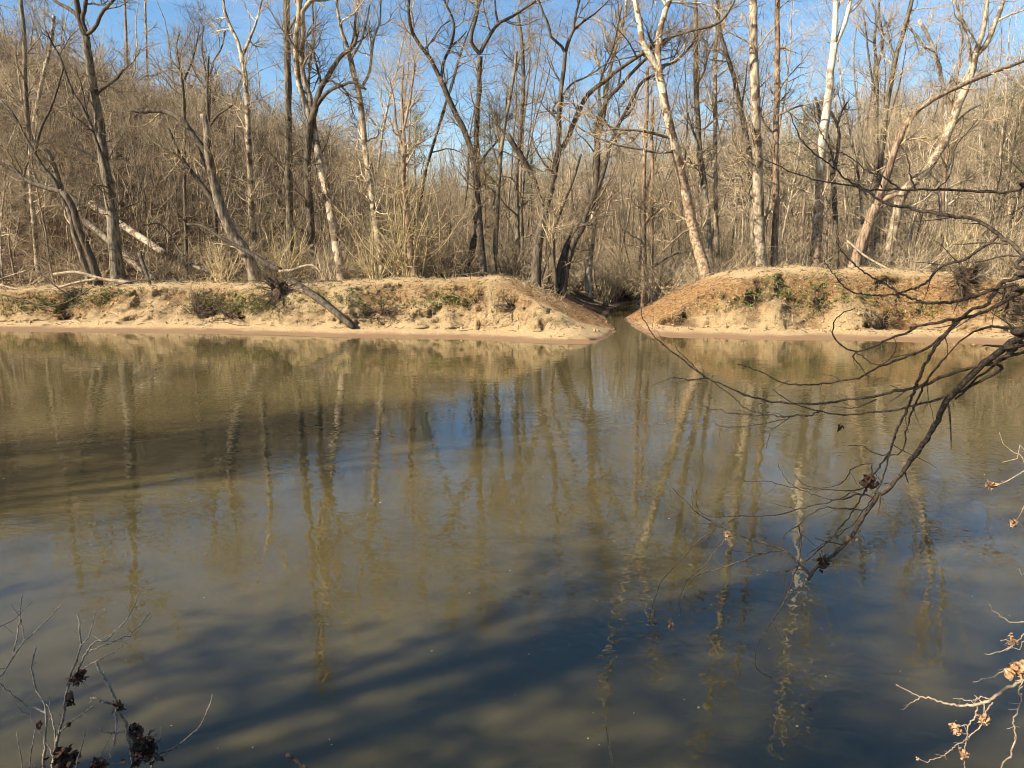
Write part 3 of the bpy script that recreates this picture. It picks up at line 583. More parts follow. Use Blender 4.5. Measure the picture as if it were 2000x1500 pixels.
# individual woodland trees, from just behind the bank to the middle distance
landmarks = [(-23.5, 'left picture edge'), (-19.2, 'three-way forked dark tree'), (-14.0, 'hooked broken tree'), (-8.3, 'pale twin-stemmed tree'), (-6.2, 'wide-forked pale tree'), (-1.5, 'Y-topped dark tree'), (1.2, 'heavy-forked dark tree'),
             (4.5, 'creek gap'), (9.2, 'mottled leaning sycamore'), (11.7, 'thick smooth pale trunk'), (14.9, 'white-limbed sycamore'), (17.5, 'rust-barked leaning tree'), (20.6, 'thin white trunk')]
ordn = ['first', 'second', 'third', 'fourth', 'fifth', 'sixth', 'seventh', 'eighth', 'ninth', 'tenth', 'eleventh', 'twelfth', 'thirteenth', 'fourteenth', 'fifteenth', 'sixteenth', 'seventeenth', 'eighteenth', 'nineteenth', 'twentieth']
SKX = [0, 130, 250, 450, 600, 750, 850, 1000, 1200, 1320, 1450, 1600, 1800, 2000]; SKY = [80, 118, 152, 198, 210, 255, 292, 300, 275, 240, 235, 205, 165, 145]
rng = np.random.default_rng(77)
spots = []
for band, (y0, y1, cnt) in enumerate([(38, 47, 38), (47, 62, 64), (62, 88, 84)]):
    tries = 0; got = 0
    while got < cnt and tries < 6000:
        tries += 1
        y = rng.uniform(y0, y1); x = rng.uniform(-0.78, 0.78)*y
        if abs(x-float(creek_x(np.array(y)))) < 1.6 or (x/y < -0.15 and (y > 59 or rng.random() < 0.5)): continue
        if band == 0 and -3 < x < 9 and rng.random() < 0.5: continue
        if any((x-a)**2+(y-b_)**2 < (1.3+0.4*band)**2 for a, b_, *_ in spots): continue
        tone = rng.choice(['grey', 'pale', 'dark', 'tan'], p=[0.38, 0.27, 0.15, 0.20])
        i = int(rng.choice([4, 6, 2, 5, 7, 0] if band == 0 else range(8))); sc = rng.uniform(0.75, 1.15)*(0.8 if band == 0 else 1.0)
        top = np.interp(x/y*1520+1000, SKX, SKY); top = rng.uniform(top-25, top+170) if rng.random() < (0.90 if x/y < -0.2 else 0.72 if x < 0 else 0.45) else rng.uniform(-150, top)
        need = H+y*math.tan(PITCH*-1+math.atan((750-top)/F))-gz(x, y); sc = float(np.clip(need/protos[i][2], 0.25, 1.25))
        spots.append((x, y, i, tone, sc, rng.uniform(0, 6.28), band, rng.normal()*0.05, rng.normal()*0.05)); got += 1
ctr = {}
for x, y, i, tone, sc, rz, band, lx, ly in sorted(spots, key=lambda s: s[0]/s[1]):
    ref = max([lm for lm in landmarks if lm[0]/36 <= x/y] or [landmarks[0]], key=lambda lm: lm[0])[1]
    k = (band, tone, ref, protos[i][3], protos[i][2]*sc < 12); ctr[k] = ctr.get(k, 0)+1
    shape = 'forked' if protos[i][3] else 'single-stemmed'
    lab = '%s %s %s tree, %s woods row, %s right of the %s' % ('slim' if protos[i][2]*sc < 12 else 'tall', tone, shape, ['near', 'middle', 'rear'][band], ordn[ctr[k]-1], ref)
    e = thing('woodland_tree', (x, y, gz(x, y)), lab, 'tree', 'bare trees in the woods behind the bank')
    e.rotation_euler = (lx, ly, rz); e.scale = (sc, sc, sc)
    t, c = variant(i, tone)
    link('trunk', t, e); link('crown', c, e)

# pines among the far woods
pm = []
for s in (1, 2):
    a, c = proto_pine(300+s, 15.0); pm.append((a.mesh('pine_trunk_%d' % s), c.mesh('pine_needles_%d' % s)))
    pm[-1][0].materials.append(M['red']); pm[-1][1].materials.append(M['needle'])
for j, (px, D, sc, lab) in enumerate([(818, 64, 0.62, 'dark green pine crown behind the tawny bushes, leftmost of the pines'), (948, 70, 0.78, 'bushy green pine behind the Y-topped dark tree'), (1035, 74, 0.66, 'low green pine behind the heavy-forked dark tree'),
                                      (1072, 88, 0.75, 'distant flat-topped pine seen through the fork by the creek'), (1562, 62, 0.85, 'green pine crown between the reddish trunk and the white-limbed sycamore'), (1960, 66, 1.0, 'pine with dull green needles behind the thicket at the far right edge')]):
    x = (px-1000)*D/1520.0
    e = thing('pine_tree', (x, D, gz(x, D)), lab, 'pine tree', 'pines in the far woods'); e.scale = (sc,)*3; e.rotation_euler = (0, 0, j*1.1)
    link('trunk', pm[j % 2][0], e); link('crown', pm[j % 2][1], e)
# two bare poles standing clear on the hill crest
for px, py0, py1, r_, lab in [(250, 150, -30, 3.0, 'lone reddish dead pole of a pine standing on the hill crest against sky'), (290, 230, -40, 2.6, 'pale thin bare tree crossing the hill skyline right of the dead pine pole')]:
    D = 100.0
    traced_tree('crest_tree', lab, D, M['red'] if px == 250 else M['pale'], M['twig'], [(r_, 1.6, [(px, py0+60), (px-1, py0), (px-4, (py0+py1)/2), (px-8, py1), (px-10, py1-50)])], density=0.35, seed=int(px), amp=0.2, group='bare trees on the hill crest')

# ---------------------------------------------------------------- far woodland and underbrush that reads as one mass (stuff)
def instanced(name, label, meshes, pts, rots, scales, idx):
    """a cloud of points carrying copies of a few shapes, by geometry nodes: one object"""
    me = bpy.data.meshes.new(name); me.vertices.add(len(pts)); me.vertices.foreach_set('co', np.asarray(pts, np.float32).ravel())
    for nm, ty, arr in (('rot', 'FLOAT_VECTOR', rots), ('scl', 'FLOAT', scales), ('idx', 'INT', idx)):
        a = me.attributes.new(nm, ty, 'POINT')
        a.data.foreach_set('vector' if ty == 'FLOAT_VECTOR' else 'value', np.asarray(arr).astype(np.int32 if ty == 'INT' else np.float32).ravel())
    o = link(name, me); tag(o, label, None, None, 'stuff')
    ng = bpy.data.node_groups.new(name, 'GeometryNodeTree')
    ng.interface.new_socket('Geometry', in_out='INPUT', socket_type='NodeSocketGeometry'); ng.interface.new_socket('Geometry', in_out='OUTPUT', socket_type='NodeSocketGeometry')
    N, L = ng.nodes, ng.links
    gi, go = N.new('NodeGroupInput'), N.new('NodeGroupOutput')
    gi2 = N.new('GeometryNodeGeometryToInstance')
    for k, mm in reversed(list(enumerate(meshes))):
        ob = bpy.data.objects.new(name+'_shape', mm)
        oi = N.new('GeometryNodeObjectInfo'); oi.inputs['Object'].default_value = ob; oi.inputs['As Instance'].default_value = True
        L.new(oi.outputs['Geometry'], gi2.inputs[0])
    ip = N.new('GeometryNodeInstanceOnPoints'); ip.inputs['Pick Instance'].default_value = True
    def attr(nm, ty):
        a = N.new('GeometryNodeInputNamedAttribute'); a.data_type = ty; a.inputs['Name'].default_value = nm; return a.outputs['Attribute']
    L.new(gi.outputs[0], ip.inputs['Points']); L.new(gi2.outputs[0], ip.inputs['Instance'])
    L.new(attr('idx', 'INT'), ip.inputs['Instance Index']); L.new(attr('scl', 'FLOAT'), ip.inputs['Scale'])
    er = N.new('FunctionNodeEulerToRotation'); L.new(attr('rot', 'FLOAT_VECTOR'), er.inputs[0]); L.new(er.outputs[0], ip.inputs['Rotation'])
    L.new(ip.outputs[0], go.inputs[0])
    md = o.modifiers.new('spread', 'NODES'); md.node_group = ng
    return o

def joined(tubs, mats, name):
    V, Qs, mi, n_ = [], [], [], 0
    for k, t in enumerate(tubs):
        v = np.concatenate(t.V); q = np.concatenate(t.Q); V.append(v); Qs.append(q+n_); n_ += len(v); mi.append(np.full(len(q), k, np.int32))
    me = mesh_from(name, np.concatenate(V), np.concatenate(Qs))
    for mt in mats: me.materials.append(mt)
    me.polygons.foreach_set('material_index', np.concatenate(mi)); return me
far_meshes = []
for i, (h, r, n1) in enumerate([(14, .14, 12), (16, .16, 12), (12, .11, 11), (15, .15, 12), (10, .09, 11)]):
    a, c = proto_tree(400+i, h, r, 0.08, n1, i % 2 == 1, first=0.15, spread=1.15); far_meshes.append(joined([a, c], [[M['greybark'], M['pale'], M['far'], M['greybark'], M['far']][i], [M['far'], M['twig'], M['far'], M['twigpale'], M['twigdark']][i]], 'far_tree_%d' % i))
def scatter(rng, n, y0, y1, fn=None, pw=1.0):
    y = (rng.uniform(0, 1, n)**pw)*(y1-y0)+y0; x = rng.uniform(-0.85, 0.85, n)*y
    ok = np.abs(x-creek_x(y)) > 0.6
    if fn is not None: ok &= fn(x, y)
    x, y = x[ok], y[ok]; return x, y
r2 = np.random.default_rng(5)
x, y = scatter(r2, 3600, 68, 178, pw=0.8)
z = ground_z(x, y)
keep = (x/y > -0.12) | (y < 75) ; x, y = x[keep], y[keep]
xh, yh = scatter(r2, 4200, 43, 62, lambda x, y: x < -3); x = np.concatenate([x, xh]); y = np.concatenate([y, yh]); z = ground_z(x, y)
top = np.interp(x/y*1520+1000, SKX, SKY)+r2.uniform(-4, 60, len(x))
need = H+y*np.tan(np.arctan((750-top)/F)-PITCH)-z
fs = np.clip(np.minimum(need/13.5, r2.uniform(0.14, 0.36, len(x))), 0.12, 1.2); fs = np.where((x/y > -0.1) & (y > 80), np.clip(need/13.5*r2.uniform(0.75, 1.12, len(x)), 0.3, 1.7), fs)
instanced('far_woodland', 'bare winter woodland covering the hillside and flats beyond the bank', far_meshes, np.stack([x, y, z-0.2], 1),
          np.stack([r2.normal(size=len(x))*0.06, r2.normal(size=len(x))*0.06, r2.uniform(0, 6.28, len(x))], 1), fs, r2.integers(0, 5, len(x)))

br = []
for i, (h, st, mt) in enumerate([(2.8, 8, 'twigpale'), (3.8, 7, 'twig'), (2.4, 9, 'twigdark'), (5.0, 6, 'twig'), (1.5, 12, 'twig')]):
    t = proto_shrub(500+i, h, st, 0.8, 0.0075); me = t.mesh('brush_%d' % i); me.materials.append(M[mt]); br.append(me)
x, y = scatter(r2, 2000, 36.5, 100, lambda x, y: (ground_z(x, y) > np.where(y > 41, 0.25, 0.6)) & ((x/y > -0.25) | (y > 48) | (hash2((x*50).astype(int), (y*50).astype(int), 3) < 0.45)), pw=1.5)
z = ground_z(x, y)
instanced('underbrush', 'dense bare underbrush and saplings filling the woods behind the bank', br, np.stack([x, y, z-0.05], 1),
          np.stack([r2.normal(size=len(x))*0.1, r2.normal(size=len(x))*0.1, r2.uniform(0, 6.28, len(x))], 1), r2.uniform(0.6, 1.25, len(x))*np.where(y > 60, 1.5, 1.0), r2.choice([0, 0, 1, 2, 3, 4], len(x)))

# fallen leaves and sticks on the forest floor and the banks
def leaf_mesh(seed, n, rad, sz):
    T = Tubes(); rg = np.random.default_rng(seed)
    p = rg.uniform(-rad, rad, (n, 2)); a = rg.uniform(0, 6.28, n); s = sz*rg.uniform(0.5, 1.3, n); tilt = rg.normal(size=(n, 4))*sz*0.5
    V = []
    for k, (dx, dy) in enumerate(((-1, 0), (0, -.6), (1, 0), (0, .6))):
        V.append(np.stack([p[:, 0]+s*(dx*np.cos(a)-dy*np.sin(a)), p[:, 1]+s*(dx*np.sin(a)+dy*np.cos(a)), 0.02+tilt[:, k]], 1))
    T.quads(np.stack(V, 1).reshape(-1, 3), np.arange(4*n).reshape(n, 4)); return T
lm_ = []
for k in range(2):
    me = leaf_mesh(600+k, 110, 0.7, 0.038).mesh('litter_%d' % k); me.materials.append(M['litter']); lm_.append(me)
x, y = scatter(r2, 3200, 36, 75, lambda x, y: (np.abs(x-creek_x(y)) > 2.6) | (y > 47), pw=1.4); z = ground_z(x, y)
instanced('leaf_litter', 'brown fallen leaves covering the forest floor', lm_, np.stack([x, y, z], 1), np.stack([x*0, x*0, r2.uniform(0, 6.28, len(x))], 1), r2.uniform(0.8, 1.6, len(x)), r2.integers(0, 2, len(x)))

# surface lookup on the finished bank
fine = (np.abs(X-2) < 27) & (Y > 26) & (Y < 40)
FX, FY, FZ, FS, FF = X[fine], Y2[fine], Z2[fine], S[fine], face_m[fine]
def bank_points(rng, n, cond):
    w = np.where(cond)[0]; k = rng.choice(w, n); return np.stack([FX[k], FY[k], FZ[k]], 1)
from mathutils.bvhtree import BVHTree
ys_ok = (ys > 24) & (ys < 60); r0_, r1_ = np.where(ys_ok)[0][[0, -1]]
subV = ter_V.reshape(ny, nx, 3)[r0_:r1_+1, 8:-8].reshape(-1, 3); k_ = np.arange(len(subV)).reshape(r1_-r0_+1, -1)
bvh = BVHTree.FromPolygons([tuple(v) for v in subV.tolist()], np.stack([k_[:-1, :-1], k_[:-1, 1:], k_[1:, 1:], k_[1:, :-1]], -1).reshape(-1, 4).tolist())
def nearest(px, py):
    """point of the bank surface seen at a spot of the photograph"""
    a = Vector((0, 0, H)); d = (Vector(P(px, py, 30.0))-a).normalized()
    hit = bvh.ray_cast(a+d*20, d, 60)[0]
    return np.array(hit) if hit is not None else P(px, py, 34.0)

# green weeds and straw on the bank face
gt = Tubes(); rg = np.random.default_rng(8)
weedspots = [(30, 610, 50), (85, 590, 50), (130, 585, 50), (180, 590, 50), (215, 580, 40), (385, 605, 50), (415, 600, 60), (450, 610, 60), (490, 605, 60), (505, 590, 50), (535, 600, 40), (590, 590, 30), (660, 590, 40), (700, 600, 40), (760, 590, 30), (800, 600, 30), (850, 595, 40), (890, 585, 30), (930, 590, 25), (1480, 590, 25), (1430, 600, 20), (1580, 600, 30), (1680, 590, 25), (1830, 600, 30), (15, 590, 40), (60, 600, 30), (110, 600, 40), (150, 580, 30), (200, 580, 25), (235, 575, 20), (400, 590, 40), (430, 585, 40), (470, 590, 45), (520, 605, 50), (515, 590, 25), (640, 575, 30), (690, 575, 20), (730, 585, 20), (855, 580, 30), (870, 590, 30), (1375, 612, 14), (1510, 575, 18), (1540, 580, 16), (1600, 565, 30), (1610, 560, 22), (1635, 585, 30), (1550, 590, 20), (1760, 610, 20), (1790, 605, 18), (1940, 610, 14)]
for px, py, k in weedspots:
    c = nearest(px, py)
    for _ in range(k):
        q = c+rg.normal(size=3)*[0.42, 0.10, 0.17]; q[2] = max(q[2], gz(q[0], q[1])-0.02); nb_ = 7
        b0 = np.repeat(q[None], nb_, 0)+rg.normal(size=(nb_, 3))*0.03; d = nrm(rg.normal(size=(nb_, 3))*[1, 1, .5]+[0, -0.5, 0.9])*rg.uniform(0.05, 0.14, (nb_, 1)); s = nrm(np.cross(d, rg.normal(size=(nb_, 3))))*0.02
        gt.quads(np.stack([b0-s*0.3, b0+s*0.3, b0+d*0.6+s, b0+d-s*0.5], 1).reshape(-1, 3), np.arange(4*nb_).reshape(nb_, 4))
tag(link('bank_weeds', gt.mesh('bank_weeds'), mat=M['weed']), 'low green weeds sprouting in patches on the eroded bank face', kind='stuff')

st_ = Tubes()
def blades(cond, n, L, r_, down=0.0, sy=1.0):
    p = bank_points(rg, n, cond); d = nrm(rg.normal(size=(n, 3))*[1, .7, .6]+[0, -0.5, 0.5-down])
    l_ = rg.uniform(0.4, 1.0, (n, 1))*L; a = p-d*0.02; b_ = p+d*l_*0.5+[0, 0, 0.01]; c = p+d*l_+np.array([0, 0, -0.25])*l_*(0.5+down)
    st_.add(np.stack([a, b_, c], 1), np.ones((n, 3))*[r_, r_*0.8, r_*0.4], 3)
blades((FF > 0.2) & (FZ > 0.4), 15000, 0.30, 0.006, 0.5)
blades((FS > 3.0) & (FS < 6.5) & (FZ > 0.8), 6000, 0.22, 0.005, 0.0)
blades((FS > 5.5) & (FZ > 1.0), 3000, 0.5, 0.007, 0.0)
tag(link('dry_grass', st_.mesh('dry_grass'), mat=M['straw']), 'dry straw, rootlets and dead grass hanging on the bank', kind='stuff')
# clods of clay and sand fallen from the face
CT = Tubes(); nc = 1500; pc = bank_points(rg, nc, ((FF > 0.2) | ((FS > 1.6) & (FS < 2.8)))); 
ico = np.array([[0, 0, 1], [.9, 0, .4], [.3, .85, .4], [-.7, .5, .4], [-.7, -.5, .4], [.3, -.85, .4], [.7, .5, -.4], [-.3, .85, -.4], [-.9, 0, -.4], [-.3, -.85, -.4], [.7, -.5, -.4], [0, 0, -1.]])
icf = [[0, 1, 2], [0, 2, 3], [0, 3, 4], [0, 4, 5], [0, 5, 1], [1, 6, 2], [2, 7, 3], [3, 8, 4], [4, 9, 5], [5, 10, 1], [6, 7, 2], [7, 8, 3], [8, 9, 4], [9, 10, 5], [10, 6, 1], [11, 7, 6], [11, 8, 7], [11, 9, 8], [11, 10, 9], [11, 6, 10]]
sz_ = (0.015+0.07*rg.random(nc)**3)[:, None, None]; vv = pc[:, None]+ico[None]*sz_*rg.uniform(0.6, 1.3, (nc, 12, 1))*rg.uniform(0.6, 1.3, (nc, 1, 3))
CT.V.append(vv.reshape(-1, 3)); fq = (np.array([f+[f[0]] for f in icf])[None, :, :3]+12*np.arange(nc)[:, None, None]).reshape(-1, 3)
me = mesh_from('bank_clods', np.concatenate(CT.V), fq, False); M['clod'] = bark('clay_clods', (0.16, 0.085, 0.035), (0.48, 0.31, 0.15), vary=0, bumps=0, stretch=1, scale=3)
tag(link('bank_clods', me, mat=M['clod']), 'crumbled clods of clay and sand on the bank face', kind='stuff')
LT = Tubes(); nl = 3000; pl_ = bank_points(rg, nl, (FF > 0.15) | ((FS > 4) & (FS < 9))); a_ = nrm(rg.normal(size=(nl, 3))*[1, 1, .6]); b2_ = nrm(np.cross(a_, rg.normal(size=(nl, 3)))); s_ = rg.uniform(0.018, 0.05, (nl, 1)); pl_ = pl_+[0, -0.015, 0.02]
LT.quads(np.stack([pl_-a_*s_, pl_-b2_*s_*0.6, pl_+a_*s_, pl_+b2_*s_*0.6], 1).reshape(-1, 3), np.arange(4*nl).reshape(nl, 4))
M['brownleaf'] = bark('brown_leaves', (0.07, 0.035, 0.018), (0.34, 0.20, 0.10), vary=0, bumps=0, stretch=1, scale=5)
tag(link('bank_leaves', LT.mesh('bank_leaves'), mat=M['brownleaf']), 'brown dead leaves scattered over the bank', kind='stuff')
st2 = Tubes()
p = bank_points(rg, 2600, (FF > 0.2) | ((FS > 1.3) & (FS < 9))); d = nrm(rg.normal(size=(2600, 3))*[1, .5, .35]); l_ = rg.uniform(0.06, 0.4, (2600, 1))
st2.add(np.stack([p-d*l_*0.5, p+[0, -0.02, 0.025], p+d*l_*0.5], 1), np.ones((2600, 3))*[0.008, 0.011, 0.005], 4)
p = bank_points(rg, 1100, (FF > 0.25) & (FX < 30) & (FZ > 0.7)); d = nrm(rg.normal(size=(1100, 3))*[.8, .25, .4]+[0, -0.25, -0.7]); l_ = rg.uniform(0.12, 0.5, (1100, 1)); st2.add(np.stack([p, p+d*l_*0.5+[0, -0.05, 0], p+d*l_+[0, -0.03, -0.02]], 1), np.ones((1100, 3))*[0.010, 0.007, 0.004], 4)
tag(link('bank_twigs', st2.mesh('bank_twigs'), mat=M['twigdark']), 'small dead sticks and roots caught on the bank', kind='stuff')

# ---------------------------------------------------------------- yellow bushes in front
bush_lab = [(800, 520, 35.8, 6.3, 'twigyel', 'huge fan-shaped yellow bush of whippy stems beside the leaning brown tree', 26), (735, 545, 35.3, 3.4, 'twigyel', 'straw-yellow bush at the foot of the wide-forked pale tree', 18), (560, 545, 36.0, 3.6, 'twigyel', 'greenish yellow upright bush between twin-stemmed tree and uprooted stump', 20),
            (430, 548, 35.5, 2.8, 'straw', 'straw-coloured bush on the bank top right of the fallen logs', 18), (640, 548, 35.0, 2.2, 'twigpale', 'low pale bush at the foot of the pale twin-stemmed tree', 16), (880, 540, 36.2, 3.2, 'twig', 'tan bush just left of the Y-topped dark tree', 16),
            (1180, 530, 41, 3.4, 'twigyel', 'yellow sapling clump on the creek side behind the leaning pair', 14), (1235, 528, 47, 3.6, 'twigyel', 'bright yellow clump of shoots in the middle of the creek gap', 16), (1440, 525, 36.5, 2.6, 'twig', 'tan bush between the mottled sycamore and thick smooth trunk', 14),
            (1555, 522, 37.0, 2.4, 'twigpale', 'pale bush left of the white-limbed sycamore foot', 13), (1780, 525, 37.5, 3.6, 'twigpale', 'wide pale bush under the rust-barked leaning tree', 20), (1880, 530, 38.0, 4.6, 'twigyel', 'tall yellow thicket of shoots behind the uprooted root plate', 24),
            (1965, 535, 37.5, 5.2, 'twigpale', 'tallest pale thicket filling the far right edge of the bank', 26), (330, 545, 36.5, 2.4, 'twig', 'tan bush behind the logs right of the three-way forked tree', 14), (120, 545, 36.5, 2.2, 'twig', 'tan low bush behind the driftwood under the curving tree', 14), (1010, 538, 38, 2.8, 'twig', 'tan bush left of the heavy-forked tree foot', 14)]
for j, (px, py, D, h, mt, lab, st) in enumerate(bush_lab):
    p = P(px, py, D); t = proto_shrub(700+j, h, st, 0.75, 0.0055)
    e = tag(link('bare_bush', t.mesh('bare_bush'), mat=M[mt]), lab, 'bush', 'leafless bushes along the bank top'); e.location = (p[0], p[1], gz(p[0], p[1]))

# ---------------------------------------------------------------- fallen logs, driftwood, stumps
def log(name, label, cat, pl, r0, r1, mat, D0=None, D1=None, group=None, k=9, lump=0.1, world=None, seed=0):
    rg_ = np.random.default_rng(seed+900)
    if world is None:
        n_ = len(pl); p = np.array([P(a, c, D0+(D1-D0)*i/(n_-1)) for i, (a, c) in enumerate(pl)]); s = D0/F
    else: p = np.array(world, float); s = 1.0
    q, r_ = resample(p, np.linspace(r0, r1, len(p))*s, max(12, 5*len(p)))
    q0 = np.concatenate([q[:1]+(q[:1]-q[1:2])*0.02, q]); r_ = np.concatenate([[r_[0]*0.1], r_])
    org = q.mean(0); T = Tubes(); T.add(q0-org, r_, k, lump, rg_, cap=True)
    o = tag(link(name, T.mesh(name), mat=mat), label, cat, group); o.location = org; return o
G2 = 'fallen logs and driftwood on the far bank'
log('fallen_log', 'thick barkless pale log slanting down the hill foot behind the forked tree', 'log', [(178, 398), (228, 432), (272, 462), (322, 495)], 7.0, 5.5, M['pale'], 43, 39.5, G2, seed=1)
log('fallen_log', 'weathered tan log lying below and left of the thick pale one', 'log', [(165, 432), (212, 470), (250, 505), (305, 548)], 6, 4.5, M['greybark'], 41, 36.3, G2, seed=2)
log('fallen_log', 'short pale log end lying behind the straw-coloured bush', 'log', [(370, 515), (400, 528), (440, 540)], 3.5, 3, M['pale'], 38, 36.5, G2, seed=3)
log('fallen_log', 'long silver driftwood pole lying along the bank edge under the curving tree', 'driftwood', [(0, 556), (40, 566), (90, 568), (145, 553), (190, 545)], 1.8, 2.8, M['drift'], 34.0, 33.6, G2, seed=4)
log('fallen_log', 'brown driftwood trunk behind the silver pole, ending at the forked tree', 'driftwood', [(105, 536), (150, 532), (200, 545), (255, 552)], 3, 3.5, M['drift'], 34.6, 34.2, G2, seed=5)
log('fallen_log', 'dark trunk lying on the bank top between the logs and straw bush', 'log', [(235, 548), (290, 558), (340, 552), (400, 566)], 5, 4, M['dark'], 34.4, 33.8, G2, seed=6)
log('fallen_log', 'slanting dark branch stuck down the bank face below the pale logs', 'branch', [(272, 495), (288, 540), (300, 570), (330, 595)], 4, 1.5, M['dark'], 34.2, 32.2, G2, seed=7)
log('fallen_log', 'black arched branch reaching left from the uprooted stump', 'branch', [(365, 438), (395, 441), (428, 462), (465, 482), (495, 498), (520, 515), (548, 528)], 1.8, 5.5, M['dark'], 34.2, 33.4, G2, seed=8)
log('fallen_log', 'thin black arched branch above the pale logs', 'branch', [(280, 440), (310, 437), (330, 455), (346, 483), (360, 500)], 1.4, 2.2, M['dark'], 36, 35.6, G2, seed=9)
log('fallen_log', 'pale knobbly limb arching from the stump top', 'branch', [(545, 530), (570, 528), (592, 520), (612, 519), (628, 532)], 3.2, 2.0, M['drift'], 33.2, 33.0, G2, seed=10)
a_, b_ = nearest(572, 553), nearest(692, 642)
log('fallen_log', 'heavy dark log lying diagonally down the bank from the uprooted stump to the sand', 'log', None, 0.17, 0.11, M['dark'], group=G2, world=[a_+[-.1, -.05, .1], nearest(612, 580)+[0, -.16, .10], nearest(655, 612)+[0, -.14, .08], b_+[0, -.03, .02]], seed=11)
a_ = nearest(1028, 556)
log('fallen_log', 'curved bleached root draped over the sand crest left of the creek', 'root', [(1022, 552), (1032, 562), (1055, 572), (1072, 585), (1079, 600), (1078, 612)], 1.6, 2.0, M['drift'], a_[1]-0.25, a_[1]-1.1, G2, seed=12)
log('fallen_log', 'thin dark root branching down the sand crest left of the bleached root', 'root', [(1030, 553), (1037, 572), (1042, 588), (1060, 596), (1082, 592)], 1.6, 1.0, M['dark'], a_[1]-0.25, a_[1]-0.9, G2, seed=13)
log('fallen_log', 'straight tan pole leaning down from the rust-barked tree to the sand', 'pole', [(1655, 470), (1690, 500), (1740, 528), (1775, 545)], 1.8, 2.2, M['drift'], 36.0, 33.6, G2, seed=14)
log('fallen_log', 'short pale hooked root on the face below the sand crest, under the near branches', 'root', [(1720, 572), (1732, 585), (1742, 597), (1755, 602)], 2, 1.6, M['drift'], 32.3, 32.0, G2, seed=15)
log('fallen_log', 'bare dead pole leaning left across the creek gap toward the sycamore', 'pole', [(1270, 525), (1290, 512), (1310, 500), (1335, 490)], 2.2, 1.2, M['greybark'], 40, 38, G2, seed=16)

for k_, (lab, pl, r0_, r1_, mt, D_) in enumerate([
    ('thin crooked dark pole poking out over the weedy bank at far left', [(0, 575), (45, 585), (80, 600), (130, 590), (175, 565)], 1.6, 1.0, 'dark', 32.6),
    ('thin forked pole slanting from the bank top toward the dark hollow', [(85, 540), (110, 560), (135, 575), (165, 585)], 1.5, 1.0, 'dark', 33.2),
    ('pale thin pole propped among the driftwood left of the curving tree', [(0, 545), (30, 535), (60, 525), (72, 515)], 1.3, 0.8, 'pale', 34.0),
    ('dark crossing stick lying over the brown driftwood trunk', [(175, 575), (215, 562), (255, 550), (300, 545)], 2.0, 1.4, 'dark', 33.4),
    ('long thin dead limb trailing from the uprooted stump toward the right bush', [(560, 545), (600, 552), (640, 548), (690, 552)], 2.2, 1.2, 'dark', 33.8),
    ('short dark limb lying on the crest at the foot of the leaning brown tree', [(745, 548), (780, 545), (815, 549)], 2.4, 1.6, 'dark', 34.6),
    ('dark dead limb on the crest by the Y-topped tree', [(885, 538), (920, 535), (945, 532), (960, 540)], 1.8, 1.2, 'dark', 34.8),
    ('black waterlogged pole lying in the creek gap', [(1108, 562), (1140, 578), (1175, 592), (1205, 600)], 3.0, 2.0, 'dark', 36.5),
    ('second black pole beside the waterlogged one in the creek gap', [(1120, 580), (1150, 592), (1190, 598)], 2.4, 1.6, 'dark', 37.5),
    ('thin bleached stick lying on the wet sand before the dark root tangle', [(395, 640), (430, 628), (470, 636), (520, 632)], 1.0, 0.7, 'pale', 29.8)]):
    log('fallen_log', lab, 'driftwood', pl, r0_, r1_, M[mt], D_, D_-0.2, G2, seed=20+k_, k=6)
# root masses: a lumpy soil core with radiating roots
def root_mass(name, label, c, r, seed, nroots=40, rl=1.0, core=True, flat=0.5):
    rg_ = np.random.default_rng(seed); c = np.asarray(c, float)
    e = thing(name, c, label, 'uprooted stump' if nroots > 30 else 'root tangle')
    if core:
        import bmesh
        bm = bmesh.new(); bmesh.ops.create_icosphere(bm, subdivisions=4, radius=1.0)
        co = np.array([v.co[:] for v in bm.verts]); nn = fbm(co[:, 0]*1.7+seed, co[:, 2]*1.7+co[:, 1]*1.3, seed, 4, 0.6)
        for v, k in zip(bm.verts, nn): v.co = Vector((v.co.x*r[0], v.co.y*r[1], v.co.z*r[2]))*(0.62+0.75*float(k))
        me = bpy.data.meshes.new('soil'); bm.to_mesh(me); bm.free(); me.polygons.foreach_set('use_smooth', np.ones(len(me.polygons), bool)); link('soil', me, e, M['soil'])
    n_ = nroots; d = nrm(rg_.normal(size=(n_, 3))*[1, flat, 1]+[0, -0.35, 0]); N = 8
    p = np.zeros((n_, N, 3)); p[:, 0] = d*np.array(r)*0.6; L = rg_.uniform(0.35, 1.0, n_)*rl
    for j in range(1, N):
        d = nrm(d+rg_.normal(size=(n_, 3))*0.25); p[:, j] = p[:, j-1]+d*(L/(N-1))[:, None]
    rr = np.linspace(1, 0.25, N)[None]*rg_.uniform(0.008, 0.032, n_)[:, None]
    T = Tubes(); T.add(p, rr, 5, 0.1, rg_)
    a1, b1 = spawn(rg_, p, rr, n_*10, 0.1, 1, (20, 80), (0.15*rl, 0.6*rl), 6, 0.5, -0.05, 0.28, 0.006); T.add(a1, b1, 4)
    link('roots', T.mesh('roots'), e, M['dark']); return e
c = nearest(548, 575); root_mass('uprooted_stump', 'dark uprooted stump with tangled roots over a hollow, at the head of the diagonal log', c+[0, -0.1, 0.1], (0.5, 0.35, 0.75), 31, 60, 1.4)
c = nearest(1885, 560); root_mass('uprooted_stump', 'round upturned root plate on the crest behind the near branches', c+[0.0, 0.0, 0.3], (0.62, 0.3, 0.5), 32, 60, 1.1)
c = nearest(1962, 605); root_mass('uprooted_stump', 'black charred-looking stump at the right end of the far beach', c+[0, -0.1, 0.15], (0.26, 0.22, 0.62), 33, 34, 0.8)
